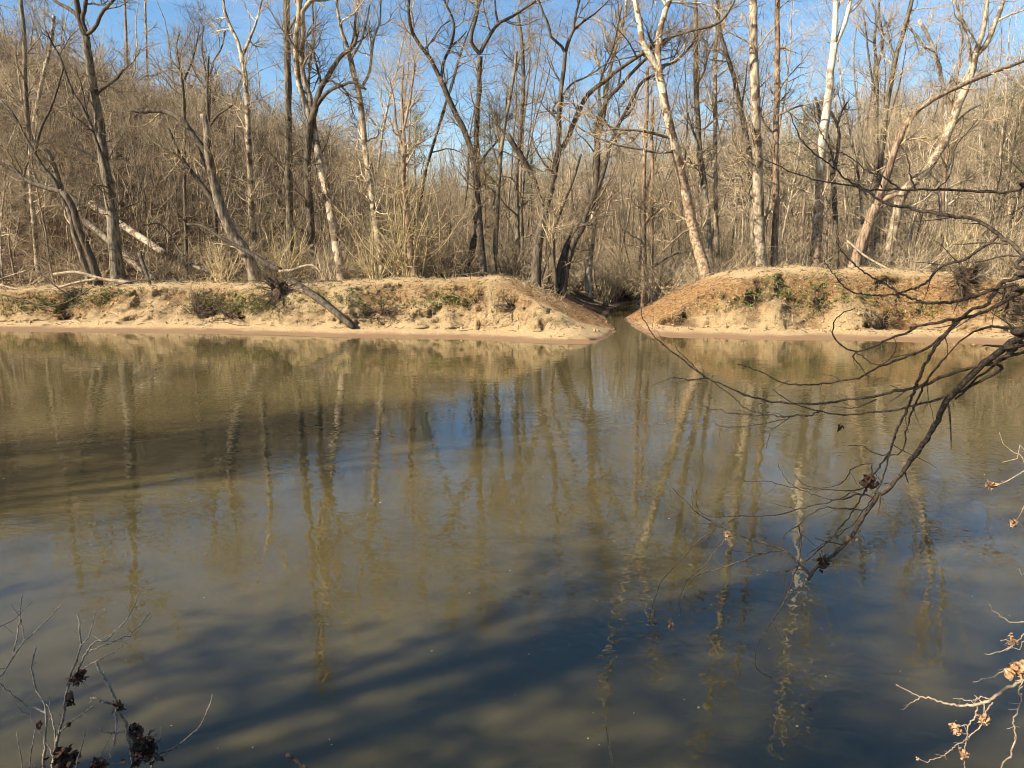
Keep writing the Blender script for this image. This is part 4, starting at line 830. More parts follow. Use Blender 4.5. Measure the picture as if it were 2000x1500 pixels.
for px, py, r_, sd, lab in [(745, 612, 0.4, 34, 'dark root tangle in a notch of the bank right of the diagonal log'), (400, 618, 0.6, 35, 'dark root tangle hanging over the sand left of the green weeds'), (1005, 602, 0.3, 36, 'dark root tangle under the sand crest left of the creek'), (160, 580, 0.34, 37, 'small dark root hollow in the weedy bank at far left'),
                            (1702, 622, 0.18, 38, 'dark root tangle in the clay below the rust-barked tree'), (1608, 592, 0.26, 39, 'dark root hollow beside the bright green weeds'), (1215, 578, 0.3, 40, 'black brush tangle leaning over the creek from the right'), (455, 622, 0.5, 41, 'dark undercut root mass above the beach beside the weeds')]:
    c = nearest(px, py); root_mass('root_tangle', lab, c+[0, 0.05, 0], (r_*1.3, r_*0.5, r_*0.8), sd, 26, r_*2.6)
# brush heap over the creek
t = proto_shrub(760, 1.3, 22, 1.6); c = P(1270, 545, 40); e = tag(link('brush_heap', t.mesh('brush_heap'), mat=M['twigdark']), 'dark heap of brush overhanging the creek from the right slope', 'brush heap'); e.location = (c[0], c[1], gz(c[0], c[1])-0.1)

# ---------------------------------------------------------------- near bank, right: the drooping tree
def near_D(px, py): return 3.45+(2000-px)*0.0013+0.16*math.sin(py/120.0)+0.05*math.sin(px/50.0)
ov = thing('overhanging_tree', (4.3, 1.5, gz(4.3, 1.5)), 'dark bare limbs drooping in from the right over the water with a hanging tip', 'tree')
orgo = np.array([4.3, 1.5, gz(4.3, 1.5)])
rgo = np.random.default_rng(99)
fork = np.array([3.3, 3.0, 3.05])
def near_branch(r0, r1, pl, T, par=None, D=None, k=6, root=None):
    p = [P(a, c, (D or near_D)(a, c)) for a, c in pl]
    if D is not None and D(2000, 0) == 3.0: r0, r1 = r0*0.78, r1*0.78
    rr = list(np.linspace(r0, r1, len(pl))*3.9/F)
    if root is not None: p = [root]+p; rr = [rr[0]*1.15]+rr
    n_ = max(8, len(p)*4); q, r_ = resample(np.array(p), rr, n_)
    q[1:-1] += rgo.normal(size=(n_-2, 3))*0.0022
    T.add(q, r_, k, 0.16 if r0 > 2 else 0.0, rgo, cap=True)
    if par is not None: a, b2_ = resample(q, r_, 16); par.append((a, b2_))
T = Tubes(); q, r_ = resample(np.array([[4.3, 1.5, orgo[2]-0.3], [4.15, 1.8, 1.9], [3.9, 2.2, 2.4], fork, [3.1, 3.3, 3.8], [3.3, 3.4, 5.2], [3.7, 3.3, 7.5]]), [0.16, 0.14, 0.12, 0.10, 0.085, 0.06, 0.02], 40)
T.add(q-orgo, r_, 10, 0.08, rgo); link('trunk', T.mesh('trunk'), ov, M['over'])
O2 = P(2080, 560, 3.35)
boughs = [
 ('main', 6.6, 3.2, [(2030, 640), (2000, 655), (1965, 678), (1940, 696), (1915, 715), (1896, 736), (1878, 752), (1860, 772), (1846, 788), (1836, 810), (1820, 840), (1806, 864), (1788, 888), (1770, 912), (1752, 936), (1735, 955), (1716, 968), (1692, 1000), (1680, 1022), (1668, 1040), (1644, 1068), (1628, 1084), (1608, 1098), (1592, 1112), (1577, 1132)]),
 ('', 3.0, 1.0, [(1582, 1122), (1570, 1110), (1556, 1096), (1542, 1083), (1528, 1072), (1508, 1066), (1488, 1060), (1456, 1050), (1424, 1036), (1392, 1020), (1360, 1000), (1345, 985), (1332, 972), (1312, 952)]),
 ('', 2.0, 0.7, [(1710, 974), (1690, 966), (1670, 966), (1650, 974), (1632, 976), (1605, 984), (1580, 988), (1540, 1000), (1510, 1006), (1480, 1008), (1440, 1008), (1400, 1010), (1372, 1004), (1360, 980), (1362, 955)]),
 ('', 2.0, 0.7, [(1684, 996), (1660, 994), (1640, 993), (1615, 991), (1600, 994), (1585, 1002), (1572, 1012), (1560, 1024), (1550, 1032), (1536, 1040), (1530, 1052), (1526, 1068)]),
 ('', 1.3, 0.9, [(1560, 1024), (1562, 1040), (1565, 1056), (1563, 1080), (1562, 1104)]),
 ('long', 3.2, 1.2, [(1870, 624), (1856, 644), (1840, 662), (1822, 685), (1810, 708), (1798, 732), (1788, 760), (1776, 788), (1764, 815), (1752, 840), (1744, 865), (1736, 888), (1722, 904), (1712, 918), (1700, 936), (1692, 952), (1684, 968), (1676, 984), (1658, 1008), (1640, 1032), (1618, 1056), (1600, 1072), (1584, 1088), (1566, 1102)]),
 ('', 1.8, 0.7, [(1738, 884), (1731, 910), (1724, 936), (1714, 955), (1704, 972), (1686, 998), (1668, 1022), (1646, 1040), (1624, 1054), (1600, 1068), (1576, 1084)]),
 ('', 2.2, 0.9, [(1845, 700), (1825, 722), (1808, 745), (1798, 768), (1785, 795), (1775, 820), (1768, 850), (1766, 870), (1758, 884), (1742, 889), (1718, 888), (1695, 878), (1685, 870), (1657, 870)]),
 ('', 1.3, 0.6, [(1703, 925), (1701, 905), (1683, 908), (1664, 916), (1656, 928), (1648, 940), (1632, 949), (1616, 952), (1598, 953), (1580, 950), (1565, 942), (1552, 928)]),
 ('', 1.5, 0.6, [(1698, 946), (1680, 956), (1656, 958), (1630, 957), (1600, 956), (1570, 954), (1548, 952), (1520, 945), (1496, 940), (1462, 940), (1440, 930)]),
 ('', 1.1, 0.5, [(1660, 962), (1640, 975), (1615, 974), (1590, 966), (1560, 955), (1540, 940), (1530, 928), (1522, 912), (1520, 905)]),
 ('', 2.0, 0.7, [(1530, 1074), (1505, 1077), (1480, 1084), (1455, 1093), (1432, 1100), (1405, 1110), (1380, 1116), (1358, 1126), (1338, 1134)]),
 ('', 1.2, 0.6, [(1402, 1028), (1385, 1042), (1368, 1052), (1350, 1072), (1336, 1088), (1322, 1102), (1308, 1116), (1292, 1135), (1284, 1156), (1277, 1175), (1268, 1210), (1272, 1216)]),
 ('', 1.2, 0.6, [(1424, 1044), (1405, 1068), (1390, 1085), (1376, 1104), (1356, 1120), (1342, 1134), (1330, 1160), (1322, 1185), (1317, 1206)]),
 ('', 1.8, 0.6, [(1558, 1104), (1553, 1118), (1548, 1132), (1543, 1152), (1536, 1168), (1526, 1186), (1514, 1204), (1493, 1238), (1479, 1262), (1474, 1290), (1482, 1310), (1508, 1324)]),
 ('', 1.3, 0.6, [(1556, 1108), (1540, 1114), (1518, 1118), (1500, 1116), (1490, 1119), (1474, 1124)]),
 ('B', 3.4, 1.0, [(2010, 672), (1985, 682), (1960, 700), (1935, 710), (1904, 716), (1870, 726), (1840, 736), (1815, 748), (1800, 754), (1775, 760), (1752, 764), (1730, 770), (1712, 774), (1685, 778), (1660, 779), (1640, 784), (1620, 786), (1595, 789), (1568, 788), (1545, 789), (1520, 786), (1495, 782), (1472, 776), (1448, 768), (1424, 756), (1400, 747), (1380, 738), (1360, 725), (1340, 708), (1320, 692), (1304, 680), (1285, 664), (1272, 648), (1260, 630), (1252, 610), (1253, 600)]),
 ('', 1.4, 0.6, [(1378, 737), (1360, 722), (1350, 710), (1336, 696), (1324, 685), (1318, 672)]),
 ('', 1.5, 0.6, [(1380, 739), (1350, 741), (1335, 740), (1320, 738), (1308, 738), (1296, 744), (1284, 748), (1270, 753)]),
 ('', 1.0, 0.5, [(1300, 677), (1290, 666), (1275, 662), (1260, 662), (1243, 667)]),
 ('B2', 3.0, 1.0, [(1990, 690), (1960, 718), (1920, 742), (1880, 762), (1850, 774), (1824, 782), (1790, 790), (1760, 798), (1720, 804), (1680, 808), (1650, 810), (1620, 808), (1590, 800), (1560, 791), (1535, 780), (1510, 760)]),
 ('', 1.8, 0.7, [(1600, 805), (1580, 811), (1560, 812), (1535, 814), (1512, 812), (1485, 807), (1460, 800), (1445, 788), (1432, 774), (1418, 765), (1400, 752), (1390, 742)]),
 ('', 1.3, 0.6, [(1545, 813), (1525, 828), (1508, 840), (1502, 855), (1496, 876)]),
 ('', 1.5, 0.6, [(1500, 810), (1475, 812), (1450, 808), (1424, 807), (1405, 800), (1385, 798), (1370, 788)]),
 ('', 1.3, 0.6, [(1540, 818), (1510, 823), (1480, 829), (1450, 833), (1420, 834), (1400, 828), (1395, 822)]),
 ('', 1.6, 0.7, [(1712, 780), (1690, 790), (1670, 797), (1650, 796), (1625, 793)]),
 ('C', 3.6, 1.1, [(2040, 535), (2000, 540), (1962, 550), (1945, 566), (1935, 580), (1930, 596), (1915, 600), (1898, 604), (1885, 615), (1862, 637), (1845, 652), (1828, 668), (1810, 680), (1792, 688), (1770, 697), (1752, 704), (1730, 712), (1708, 720), (1684, 736), (1668, 741), (1652, 742), (1625, 747), (1600, 750), (1576, 752), (1540, 750), (1512, 740), (1496, 730), (1480, 724), (1460, 716), (1440, 711)]),
 ('D', 3.4, 1.0, [(2030, 562), (2000, 570), (1975, 583), (1950, 595), (1925, 608), (1900, 617), (1875, 622), (1850, 625), (1820, 632), (1805, 636), (1787, 639), (1770, 650), (1737, 662), (1715, 672), (1695, 682), (1672, 687), (1650, 680), (1635, 667), (1624, 650), (1628, 640), (1632, 625), (1650, 610), (1670, 602)]),
 ('', 1.5, 0.6, [(1672, 688), (1666, 696), (1672, 706), (1682, 716), (1690, 730), (1697, 738)]), ('', 1.4, 0.6, [(1672, 688), (1690, 700), (1710, 712), (1730, 708), (1745, 690), (1750, 672), (1745, 660)]),
 ('E', 2.6, 0.9, [(2040, 366), (2000, 370), (1962, 375), (1920, 374), (1875, 372), (1840, 371), (1800, 370), (1770, 372), (1737, 370), (1700, 372), (1675, 365), (1650, 361), (1625, 357), (1587, 350), (1565, 343), (1550, 337), (1530, 328), (1500, 315), (1484, 306)]),
 ('', 1.6, 0.7, [(1760, 371), (1735, 352), (1715, 340), (1695, 335), (1675, 318), (1660, 308), (1645, 300), (1622, 298)]), ('', 1.4, 0.6, [(1722, 366), (1712, 345), (1700, 335), (1690, 320)]), ('', 1.5, 0.6, [(1790, 371), (1780, 350), (1776, 330), (1770, 300), (1755, 280)]),
 ('', 1.3, 0.6, [(1830, 369), (1850, 350), (1860, 320), (1866, 290), (1878, 270), (1895, 250), (1910, 232)]),
 ('F', 3.8, 1.1, [(2040, 530), (2000, 500), (1985, 485), (1975, 475), (1960, 465), (1948, 456), (1925, 440), (1912, 432), (1900, 427), (1875, 424), (1850, 421), (1800, 412), (1780, 408), (1762, 404), (1740, 400), (1725, 394), (1710, 385), (1700, 377), (1680, 364), (1655, 352), (1635, 332), (1618, 320), (1600, 307), (1586, 296), (1575, 285), (1562, 268), (1555, 250), (1548, 238), (1544, 222)]),
 ('', 1.6, 0.7, [(1636, 334), (1628, 312), (1620, 290), (1610, 270), (1600, 250), (1592, 230), (1590, 212), (1588, 195)]), ('', 1.5, 0.6, [(1628, 322), (1634, 300), (1637, 270), (1638, 245)]), ('', 1.3, 0.6, [(1650, 348), (1672, 365), (1695, 380)]),
 ('G', 3.0, 0.9, [(1950, 462), (1930, 476), (1912, 487), (1895, 500), (1875, 510), (1850, 515), (1838, 522), (1825, 532), (1812, 548), (1805, 555), (1790, 563), (1775, 567), (1750, 575), (1725, 577), (1700, 577), (1680, 574), (1665, 570), (1645, 557), (1638, 548), (1630, 537), (1618, 522), (1610, 508)]),
 ('H', 3.2, 0.9, [(1990, 556), (1960, 560), (1937, 566), (1915, 576), (1900, 580), (1880, 586), (1857, 590), (1820, 592), (1800, 590), (1787, 585), (1762, 575), (1748, 568), (1737, 560), (1715, 548), (1700, 540), (1685, 530), (1675, 522), (1662, 512), (1650, 497), (1640, 485), (1634, 470)]),
 ('I', 3.0, 1.1, [(2035, 642), (2000, 642), (1962, 640), (1940, 638), (1925, 640), (1910, 646), (1900, 650), (1885, 660), (1875, 667), (1860, 682), (1845, 700)]),
 ('J', 3.0, 1.6, [(2030, 655), (2000, 668), (1970, 690), (1945, 712), (1925, 727), (1900, 745), (1885, 765), (1865, 780)]),
]
par = []
first = {'main', 'B', 'C', 'D', 'E', 'F', 'I', 'J', 'B2'}
for nm, r0, r1, pl in boughs:
    T = Tubes(); pr = []
    near_branch(r0, r1, pl, T, pr, root=(fork if nm in first else None), k=8 if r0 > 4 else 6)
    a, b2_ = pr[0]; par.append((a, b2_))
    nt = max(2, int(np.linalg.norm(a[-1]-a[0])*5))
    s1, q1 = spawn(rgo, a[None], b2_[None], nt, 0.15, 0.98, (25, 65), (0.05, 0.28), 6, 0.45, -0.03, 0.14, 0.0009, 0.4); T.add(s1, q1, 4)
    for v in T.V: v -= orgo
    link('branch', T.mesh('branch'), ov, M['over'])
# shreds of bark and flood debris on the drooping limb
def debris(name, label, c, r, n, sz, mat, seed, cat='leaf clump', strands=14, shape=(1, 1, 1), group='dead leaves and flood debris caught on twigs'):
    rg_ = np.random.default_rng(seed); T = Tubes(); c = np.asarray(c, float)
    q = np.zeros((n, 3)); p = rg_.normal(size=(n, 3))*r*0.42*np.array(shape)
    a = nrm(rg_.normal(size=(n, 3))); b2_ = nrm(np.cross(a, rg_.normal(size=(n, 3)))); s = sz*rg_.uniform(0.5, 1.2, (n, 1)); k = np.cross(a, b2_)*s*0.4
    g3 = np.linspace(-1, 1, 4); V = []
    for i in g3:
        for j in g3:
            w = (1-0.55*abs(i)); V.append(p+a*s*i+b2_*s*0.75*j*w+k*(i*i+0.7*j*j)*1.0+rg_.normal(size=(n, 3))*sz*0.09)
    V = np.stack(V, 1).reshape(-1, 3); Qs = np.array([[i*4+j, i*4+j+1, (i+1)*4+j+1, (i+1)*4+j] for i in range(3) for j in range(3)])
    T.quads(V, (Qs[None]+16*np.arange(n)[:, None, None]).reshape(-1, 4))
    if strands:
        d = nrm(rg_.normal(size=(strands, 3))+[0, 0, -0.5]); b0 = rg_.normal(size=(strands, 3))*r*0.3; L = rg_.uniform(0.6, 1.5, (strands, 1))*r
        T.add(np.stack([b0, b0+d*L*0.5, b0+d*L+[0, 0, -0.3*r]], 1), np.ones((strands, 3))*[0.0012, 0.001, 0.0006], 3)
    o = tag(link(name, T.mesh(name), mat=mat), label, cat, group); o.location = c; return o
def at_near(px, py): return P(px, py, near_D(px, py))
debris('debris_clump', 'black nest-like wad of debris caught halfway up the drooping limb', at_near(1698, 940), 0.045, 40, 0.022, M['leafd'], 1)
debris('debris_clump', 'dark shaggy debris wad near the drooping limb tip', at_near(1610, 1102), 0.038, 34, 0.018, M['leafd'], 2)
debris('debris_clump', 'small frayed debris knot on the drooping limb above its tip wad', at_near(1662, 1052), 0.022, 18, 0.012, M['leafb'], 3)
debris('debris_clump', 'tiny dark leaf dangling under the long horizontal branch', at_near(1640, 835), 0.018, 8, 0.013, M['leafd'], 4, strands=2)
debris('debris_clump', 'small reddish leaf knot on the left-reaching twig tips', at_near(1421, 1044), 0.022, 14, 0.013, M['leafb'], 5)
debris('dead_leaf', 'single curled orange leaf hanging from the lowest left twig', at_near(1311, 1219), 0.020, 7, 0.022, M['leafb'], 6, cat='leaf', strands=0, shape=(0.8, 0.5, 1.3))

# ---------------------------------------------------------------- near bank, right bottom: sunlit twigs
kD = lambda px, py: 3.0+(2000-px)*0.0008
ksp = thing('twig_spray', (3.0, 1.9, gz(3.0, 1.9)), 'pale sunlit spray of thin twigs with bud clumps in the bottom right corner', 'shrub')
ko = np.array([3.0, 1.9, gz(3.0, 1.9)])
kroot = np.array([3.0, 1.9, gz(3.0, 1.9)-0.1])
KS = [(4.2, 1.0, [(2030, 1290), (2005, 1318), (1987, 1335), (1960, 1348), (1942, 1362), (1925, 1371), (1907, 1376), (1887, 1378), (1867, 1377), (1850, 1374), (1835, 1371), (1820, 1364), (1805, 1362), (1795, 1360), (1775, 1350), (1750, 1337)], 1),
      (1.4, .6, [(1935, 1366), (1918, 1361), (1905, 1366), (1894, 1368), (1880, 1366), (1862, 1364)], 0), (1.0, .5, [(1797, 1361), (1785, 1370), (1775, 1375), (1765, 1386)], 0),
      (1.7, .9, [(1910, 1377), (1904, 1399), (1891, 1417), (1890, 1432), (1888, 1447), (1885, 1460), (1883, 1468), (1884, 1500), (1880, 1540)], 0), (1.2, .8, [(1891, 1417), (1878, 1418), (1866, 1422)], 0),
      (1.6, .7, [(1939, 1372), (1928, 1386), (1923, 1400), (1912, 1420), (1902, 1431), (1891, 1441), (1878, 1449), (1867, 1455), (1855, 1467), (1840, 1476), (1825, 1482), (1808, 1487), (1792, 1481)], 0),
      (1.8, .8, [(2030, 1222), (2000, 1216), (1985, 1216), (1974, 1215), (1962, 1208), (1950, 1201), (1940, 1194), (1932, 1180)], 1), (1.6, .8, [(2030, 1225), (2000, 1239), (1990, 1250), (1979, 1260), (1968, 1267), (1955, 1271), (1940, 1276), (1923, 1277)], 1),
      (1.2, .6, [(2010, 1252), (1992, 1268), (1978, 1265), (1965, 1271)], 1), (1.8, .8, [(2010, 1300), (1985, 1304), (1966, 1309), (1950, 1317), (1934, 1324), (1915, 1328), (1900, 1332)], 1),
      (1.4, 2.0, [(1998, 1340), (1995, 1367), (1987, 1388), (1978, 1409), (1982, 1428), (1983, 1447), (1976, 1462), (1974, 1476), (1960, 1490), (1952, 1510)], 1), (1.2, .6, [(1955, 1252), (1965, 1250), (1975, 1254)], 0),
      (1.5, .6, [(2030, 915), (2000, 922), (1985, 930), (1968, 940), (1953, 946), (1945, 948)], 1), (1.3, .6, [(2030, 960), (2000, 990), (1994, 1005), (1988, 1015), (1982, 1022)], 1), (1.1, .5, [(2010, 895), (1985, 898), (1970, 900), (1957, 903)], 1), (1.1, .5, [(2005, 915), (1990, 895), (1975, 880), (1960, 870), (1952, 845)], 1),
      (1.1, .5, [(2020, 1120), (2000, 1125), (1993, 1118), (1990, 1110)], 1)]
for r0, r1, pl, rt in KS:
    T = Tubes(); pr = []
    near_branch(r0, r1, pl, T, pr, D=kD, k=6, root=(P(2120, 1300, 2.95) if rt else None))
    a, b2_ = pr[0]; s1, q1 = spawn(rgo, a[None], b2_[None], max(2, int(len(pl)*0.5)), 0.3, 0.98, (35, 75), (0.015, 0.06), 4, 0.5, 0.0, 0.1, 0.0007, 0.5); T.add(s1, q1, 4)
    for v in T.V: v -= ko
    link('twig', T.mesh('twig'), ksp, M['overtwig'])
T = Tubes(); q, r_ = resample(np.array([kroot, [2.8, 2.4, 1.4], P(2120, 1300, 2.95)]), [0.016, 0.013, 0.011], 14); T.add(q-ko, r_, 7); link('stem', T.mesh('stem'), ksp, M['overtwig'])
for px, py, r_, sd, lab in [(1990, 1308, 0.042, 61, 'largest shaggy orange seed-like clump at the lower right edge'), (1866, 1424, 0.020, 62, 'cream bud clump on the short side twig, lower left of the spray'), (1921, 1408, 0.024, 63, 'round cream bud clump in the middle of the spray'), (1882, 1475, 0.018, 64, 'lowest cream bud clump at the bottom of the spray'),
                            (1979, 1252, 0.018, 65, 'cream bud clump above the large shaggy one'), (1792, 1481, 0.008, 66, 'tiny round bud at the far tip of the spray'), (1993, 1355, 0.009, 67, 'tiny bud under the large shaggy clump')]:
    debris('bud_clump', lab, P(px, py, kD(px, py)), r_, int(26 if r_ > 0.01 else 10), r_*0.55, M['leafb'], sd, cat='dead bud', strands=int(18 if r_ > .04 else 6), group='dried clumps on the sunlit twigs')
debris('dead_leaf', 'crumpled tan leaf hanging alone beside the right edge, upper one of two', P(1936, 948, kD(1936, 948)), 0.022, 9, 0.018, M['leafb'], 71, cat='leaf', strands=4)
debris('dead_leaf', 'crumpled tan leaf hanging beside the right edge, lower one of two', P(1981, 1021, kD(1981, 1021)), 0.018, 8, 0.014, M['leafb'], 72, cat='leaf', strands=4)

# ---------------------------------------------------------------- near bank, left bottom: flood-combed shrub
lD = lambda px, py: 3.1+0.12*math.sin(px/40.0)
ls = np.array([-1.75, 2.55, gz(-1.75, 2.55)])
sh = thing('near_shrub', tuple(ls), 'thin bare grey shrub stems with black leaf wads in the bottom left corner', 'shrub')
LS = [(3.0, 1.2, [(104, 1560), (104, 1497), (109, 1460), (115, 1435), (120, 1415), (125, 1390), (128, 1367), (132, 1345), (136, 1327), (145, 1305), (153, 1280), (157, 1260), (158, 1240), (157, 1220), (151, 1200)], 1),
      (1.8, .8, [(149, 1313), (165, 1281), (175, 1265), (186, 1254), (200, 1251), (212, 1247), (226, 1232), (240, 1220), (250, 1207), (257, 1194), (264, 1175), (271, 1157)], 0),
      (1.5, .7, [(173, 1274), (190, 1266), (213, 1257), (235, 1247), (253, 1239), (268, 1227), (280, 1215), (288, 1204), (292, 1195)], 0), (1.1, .6, [(150, 1312), (170, 1302), (187, 1292), (205, 1282), (219, 1276), (240, 1261)], 0),
      (2.8, 1.2, [(84, 1560), (85, 1497), (87, 1465), (88, 1447), (90, 1415), (89, 1388), (82, 1365), (69, 1340), (64, 1320), (61, 1300), (65, 1282), (71, 1264)], 1), (1.8, .8, [(89, 1392), (72, 1384), (53, 1377), (36, 1366), (21, 1353), (8, 1342), (-10, 1325)], 0),
      (1.8, .7, [(-30, 1380), (0, 1329), (8, 1312), (16, 1297), (24, 1284), (32, 1271), (43, 1259), (53, 1247), (70, 1230), (88, 1215), (105, 1197), (121, 1180)], 1), (1.4, .6, [(27, 1273), (32, 1250), (37, 1228), (39, 1205), (41, 1188), (42, 1172), (44, 1161)], 0), (1.1, .6, [(41, 1210), (46, 1240), (45, 1255)], 0),
      (1.2, .6, [(-20, 1240), (0, 1231), (20, 1217), (40, 1200), (60, 1178)], 1),
      (3.4, 2.4, [(262, 1560), (258, 1480), (248, 1420), (240, 1402), (235, 1391), (227, 1372), (220, 1353), (205, 1325), (187, 1291)], 1), (1.8, 1.2, [(228, 1376), (227, 1395), (227, 1420), (223, 1445), (219, 1465), (213, 1485), (209, 1500), (205, 1560)], 0),
      (1.8, 1.4, [(228, 1373), (217, 1374), (206, 1373), (197, 1369), (188, 1364), (177, 1361)], 0), (2.2, .8, [(290, 1560), (304, 1479), (325, 1468), (347, 1455), (366, 1441), (381, 1428), (395, 1410), (405, 1391), (411, 1374), (415, 1356)], 1),
      (1.3, .7, [(57, 1560), (58, 1497), (63, 1470), (67, 1440), (68, 1425)], 1), (1.2, .6, [(147, 1560), (148, 1500), (158, 1465), (165, 1430), (169, 1418)], 1), (1.1, .6, [(188, 1560), (190, 1495), (200, 1465), (215, 1441)], 1),
      (1.3, .7, [(118, 1428), (128, 1420), (138, 1412), (150, 1402), (165, 1392), (182, 1379)], 0), (1.2, .6, [(44, 1560), (44, 1500), (38, 1465), (32, 1430)], 1), (1.8, .8, [(110, 1470), (108, 1440), (104, 1410), (95, 1385), (90, 1375)], 0),
      (1.2, .6, [(156, 1262), (170, 1250), (176, 1240), (180, 1220), (184, 1195)], 0), (1.1, .6, [(305, 1479), (312, 1450), (314, 1420)], 0), (1.5, .8, [(240, 1430), (220, 1431), (203, 1430), (195, 1423)], 0), (1.1, .5, [(105, 1480), (90, 1450), (60, 1400), (32, 1380)], 0)]
for r0, r1, pl, rt in LS:
    T = Tubes(); pr = []
    rootp = ls+[(pl[0][0]-150)*0.0016, 0, -0.1]
    near_branch(r0, r1, pl, T, pr, D=lD, k=6, root=(rootp if rt else None))
    a, b2_ = pr[0]; s1, q1 = spawn(rgo, a[None], b2_[None], max(2, int(len(pl)*0.4)), 0.4, 0.98, (25, 55), (0.02, 0.12), 5, 0.5, 0.05, 0.08, 0.0007, 0.5); T.add(s1, q1, 4)
    for v in T.V: v -= ls
    link('stem', T.mesh('stem'), sh, M['shrub'])
def at_l(px, py): return P(px, py, lD(px, py)-0.02)
for px, py, r_, n_, sz, shp, sd, lab in [(152, 1325, 0.040, 34, 0.020, (1, .6, .9), 81, 'upper dark leaf wad wrapped on the tallest shrub stem'), (137, 1365, 0.032, 22, 0.018, (.6, .6, 1.3), 82, 'narrow dark leaf wad hanging just under the upper one'), (232, 1377, 0.030, 26, 0.016, (1, .8, 1), 83, 'round black wad on the broken thick stem'),
                                         (262, 1425, 0.045, 34, 0.024, (1, .8, 1), 84, 'black ragged wad above the largest brown one'), (282, 1462, 0.075, 80, 0.028, (1, .8, 1), 85, 'largest dark brown wad of leaves at the bottom'), (128, 1484, 0.070, 70, 0.026, (1, .8, .8), 86, 'wide dark wad at the foot of the tallest shrub stem'),
                                         (192, 1492, 0.035, 24, 0.020, (1.4, .8, .6), 87, 'flat dark wad at the bottom between the two largest'), (78, 1416, 0.018, 12, 0.014, (1, 1, 1), 88, 'small dark leaf wad on the left shrub stem'), (135, 1415, 0.014, 8, 0.012, (1, 1, 1), 89, 'tiny brown leaf knot right of the tallest stem')]:
    debris('leaf_wad', lab, at_l(px, py), r_*0.82, n_, sz*0.8, M['leafd'], sd, strands=10, shape=shp, group='dark leaf wads on the near shrub')
# single green-yellow stalk at the bottom
T = Tubes(); pl = [(1205, 1580), (1198, 1500), (1192, 1470), (1187, 1440), (1183, 1418), (1180, 1400)]
q, r_ = resample(np.array([P(a, c, 3.3) for a, c in pl]), np.linspace(2.4, 1.3, 6)*3.3/F, 40); r_ = r_*(1+0.35*(np.arange(40) % 6 == 0))
st0 = q[0].copy(); g0 = np.array([q[0][0]+0.02, 2.75, gz(q[0][0], 2.75)-0.05]); q = np.concatenate([[g0], q]); r_ = np.concatenate([[r_[0]], r_]); T.add(q-g0, r_, 6)
e = tag(link('plant_stalk', T.mesh('plant_stalk'), mat=M['twigyel']), 'single jointed yellow-green stalk rising from the bottom edge', 'stalk'); e.location = tuple(g0)
T = Tubes(); q, r_ = resample(np.array([P(640, 1580, 3.2), P(600, 1505, 3.25), P(580, 1488, 3.28), P(560, 1473, 3.3)]), [.012, .011, .010, .010], 14); g0 = q[0]; g1 = np.array([g0[0]+.02, 2.6, gz(g0[0], 2.6)-.05]); q = np.concatenate([[g1], q]); r_ = np.concatenate([[.012], r_]); T.add(q-g1, r_, 7, cap=True)
e = tag(link('broken_stick', T.mesh('broken_stick'), mat=M['over']), 'dark broken stick poking up at the bottom edge', 'stick'); e.location = tuple(g1)

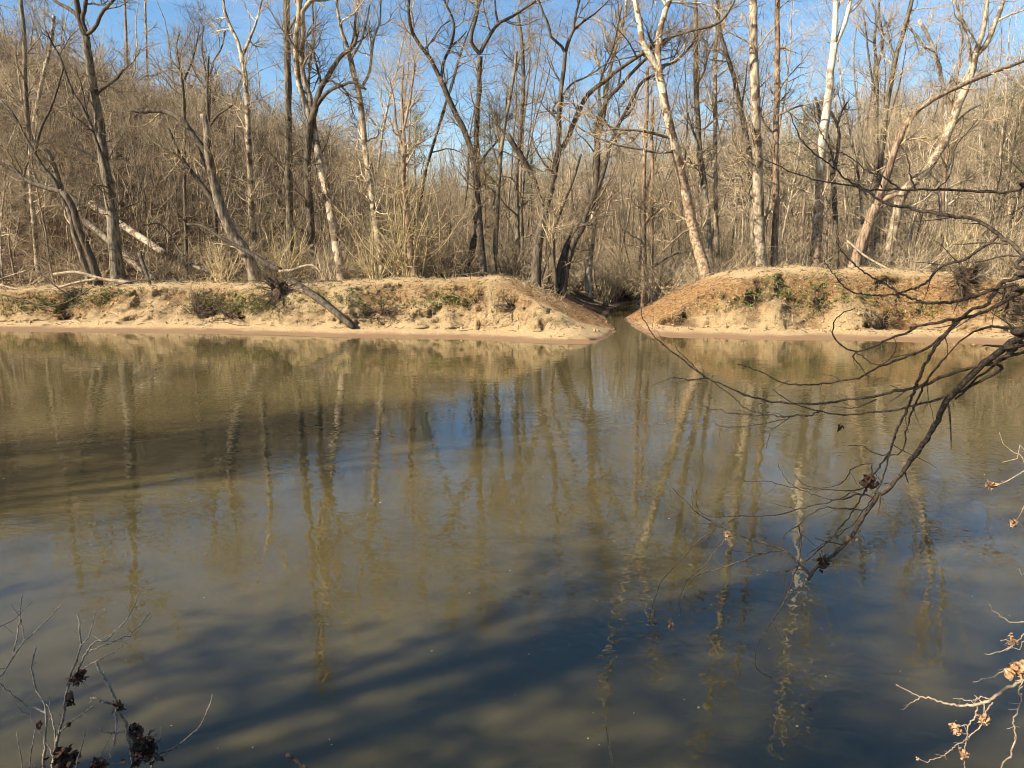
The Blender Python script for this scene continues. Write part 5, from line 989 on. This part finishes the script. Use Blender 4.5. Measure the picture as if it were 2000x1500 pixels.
# ---------------------------------------------------------------- near-bank trees beside and behind the camera: they shade the water
pm2 = []
for s_ in (1, 2):
    a, c = proto_pine(320+s_, 15.0, 0.15, 70); pm2.append((a.mesh('near_pine_trunk_%d' % s_), c.mesh('near_pine_needles_%d' % s_))); pm2[-1][0].materials.append(M['red']); pm2[-1][1].materials.append(M['needle'])
nbm = []
for i, (h, r, fk, n1, ln) in enumerate([(19, .24, 0, 30, 0.05), (17, .2, 1, 26, 0.08)]):
    a, c = proto_tree(800+i, h, r, ln, n1, bool(fk), spread=1.1); t_, c_ = a.mesh('near_trunk_%d' % i), c.mesh('near_crown_%d' % i); t_.materials.append(M['greybark']); c_.materials.append(M['twig']); nbm.append((t_, c_))
NB = [(-6.0, -4.2, 0, 1.0, 'closest bare tree on the near bank, behind the viewer'), (-13.5, -1.2, 1, 1.0, 'forked bare tree on the near bank, upstream of the closest one'), (-20, -6.5, 1, 1.0, 'tall bare tree on the near bank beyond the forked one'), (-25, 0.2, 1, 1.15, 'forked bare tree at the water edge far upstream'),
      (-5.0, -5.5, 1, 0.9, 'forked bare tree behind the viewer, set back from the water'), (-31, -1.5, 0, 1.15, 'tall bare tree farthest upstream on the near bank'), (-14, -9, 0, 1.2, 'tall bare tree set back on the near bank')]
for x, y, i, sc, lab in NB:
    e = thing('near_bank_tree', (x, y, gz(x, y)), lab, 'tree', 'bare trees on the near bank'); e.scale = (sc,)*3; e.rotation_euler = (0, 0, x*1.7)
    link('trunk', nbm[i][0], e); link('crown', nbm[i][1], e)

for j, (x, y, k, sc, lab) in enumerate([(-12.3, -0.9, 0, 1.0, 'dense pine at the near water edge, first upstream of the viewer'), (-8.9, -1.6, 1, 0.70, 'shorter dense pine on the near bank, closest to the viewer'), 
                                        (-27.5, -0.6, 0, 1.25, 'dense pine at the water edge far upstream'), (-31.0, -1.0, 1, 1.35, 'tall dense pine farthest upstream')]):
    e = thing('near_pine_tree', (x, y, gz(x, y)), lab, 'pine tree', 'pines on the near bank'); e.scale = (sc,)*3; e.rotation_euler = (0, 0, j*1.9)
    link('trunk', pm2[k][0], e); link('crown', pm2[k][1], e)
# floating specks
T = Tubes(); rg = np.random.default_rng(4); n_ = 260
yy = 4.5+rg.random(n_)**1.6*20; xx = rg.uniform(-0.7, 0.7, n_)*yy; s = rg.uniform(0.003, 0.010, (n_, 1))*np.where(rg.random((n_, 1)) < 0.1, 2.2, 1.0); a = rg.uniform(0, 6.28, n_)
u_ = np.stack([np.cos(a), np.sin(a), a*0], 1)*s; v_ = np.stack([-np.sin(a), np.cos(a), a*0], 1)*s*0.6; c = np.stack([xx, yy, xx*0+0.005], 1)
T.quads(np.stack([c-u_, c-v_, c+u_, c+v_], 1).reshape(-1, 3), np.arange(4*n_).reshape(n_, 4))
tag(link('floating_debris', T.mesh('floating_debris'), mat=M['straw']), 'tiny pale specks floating on the water', kind='stuff')
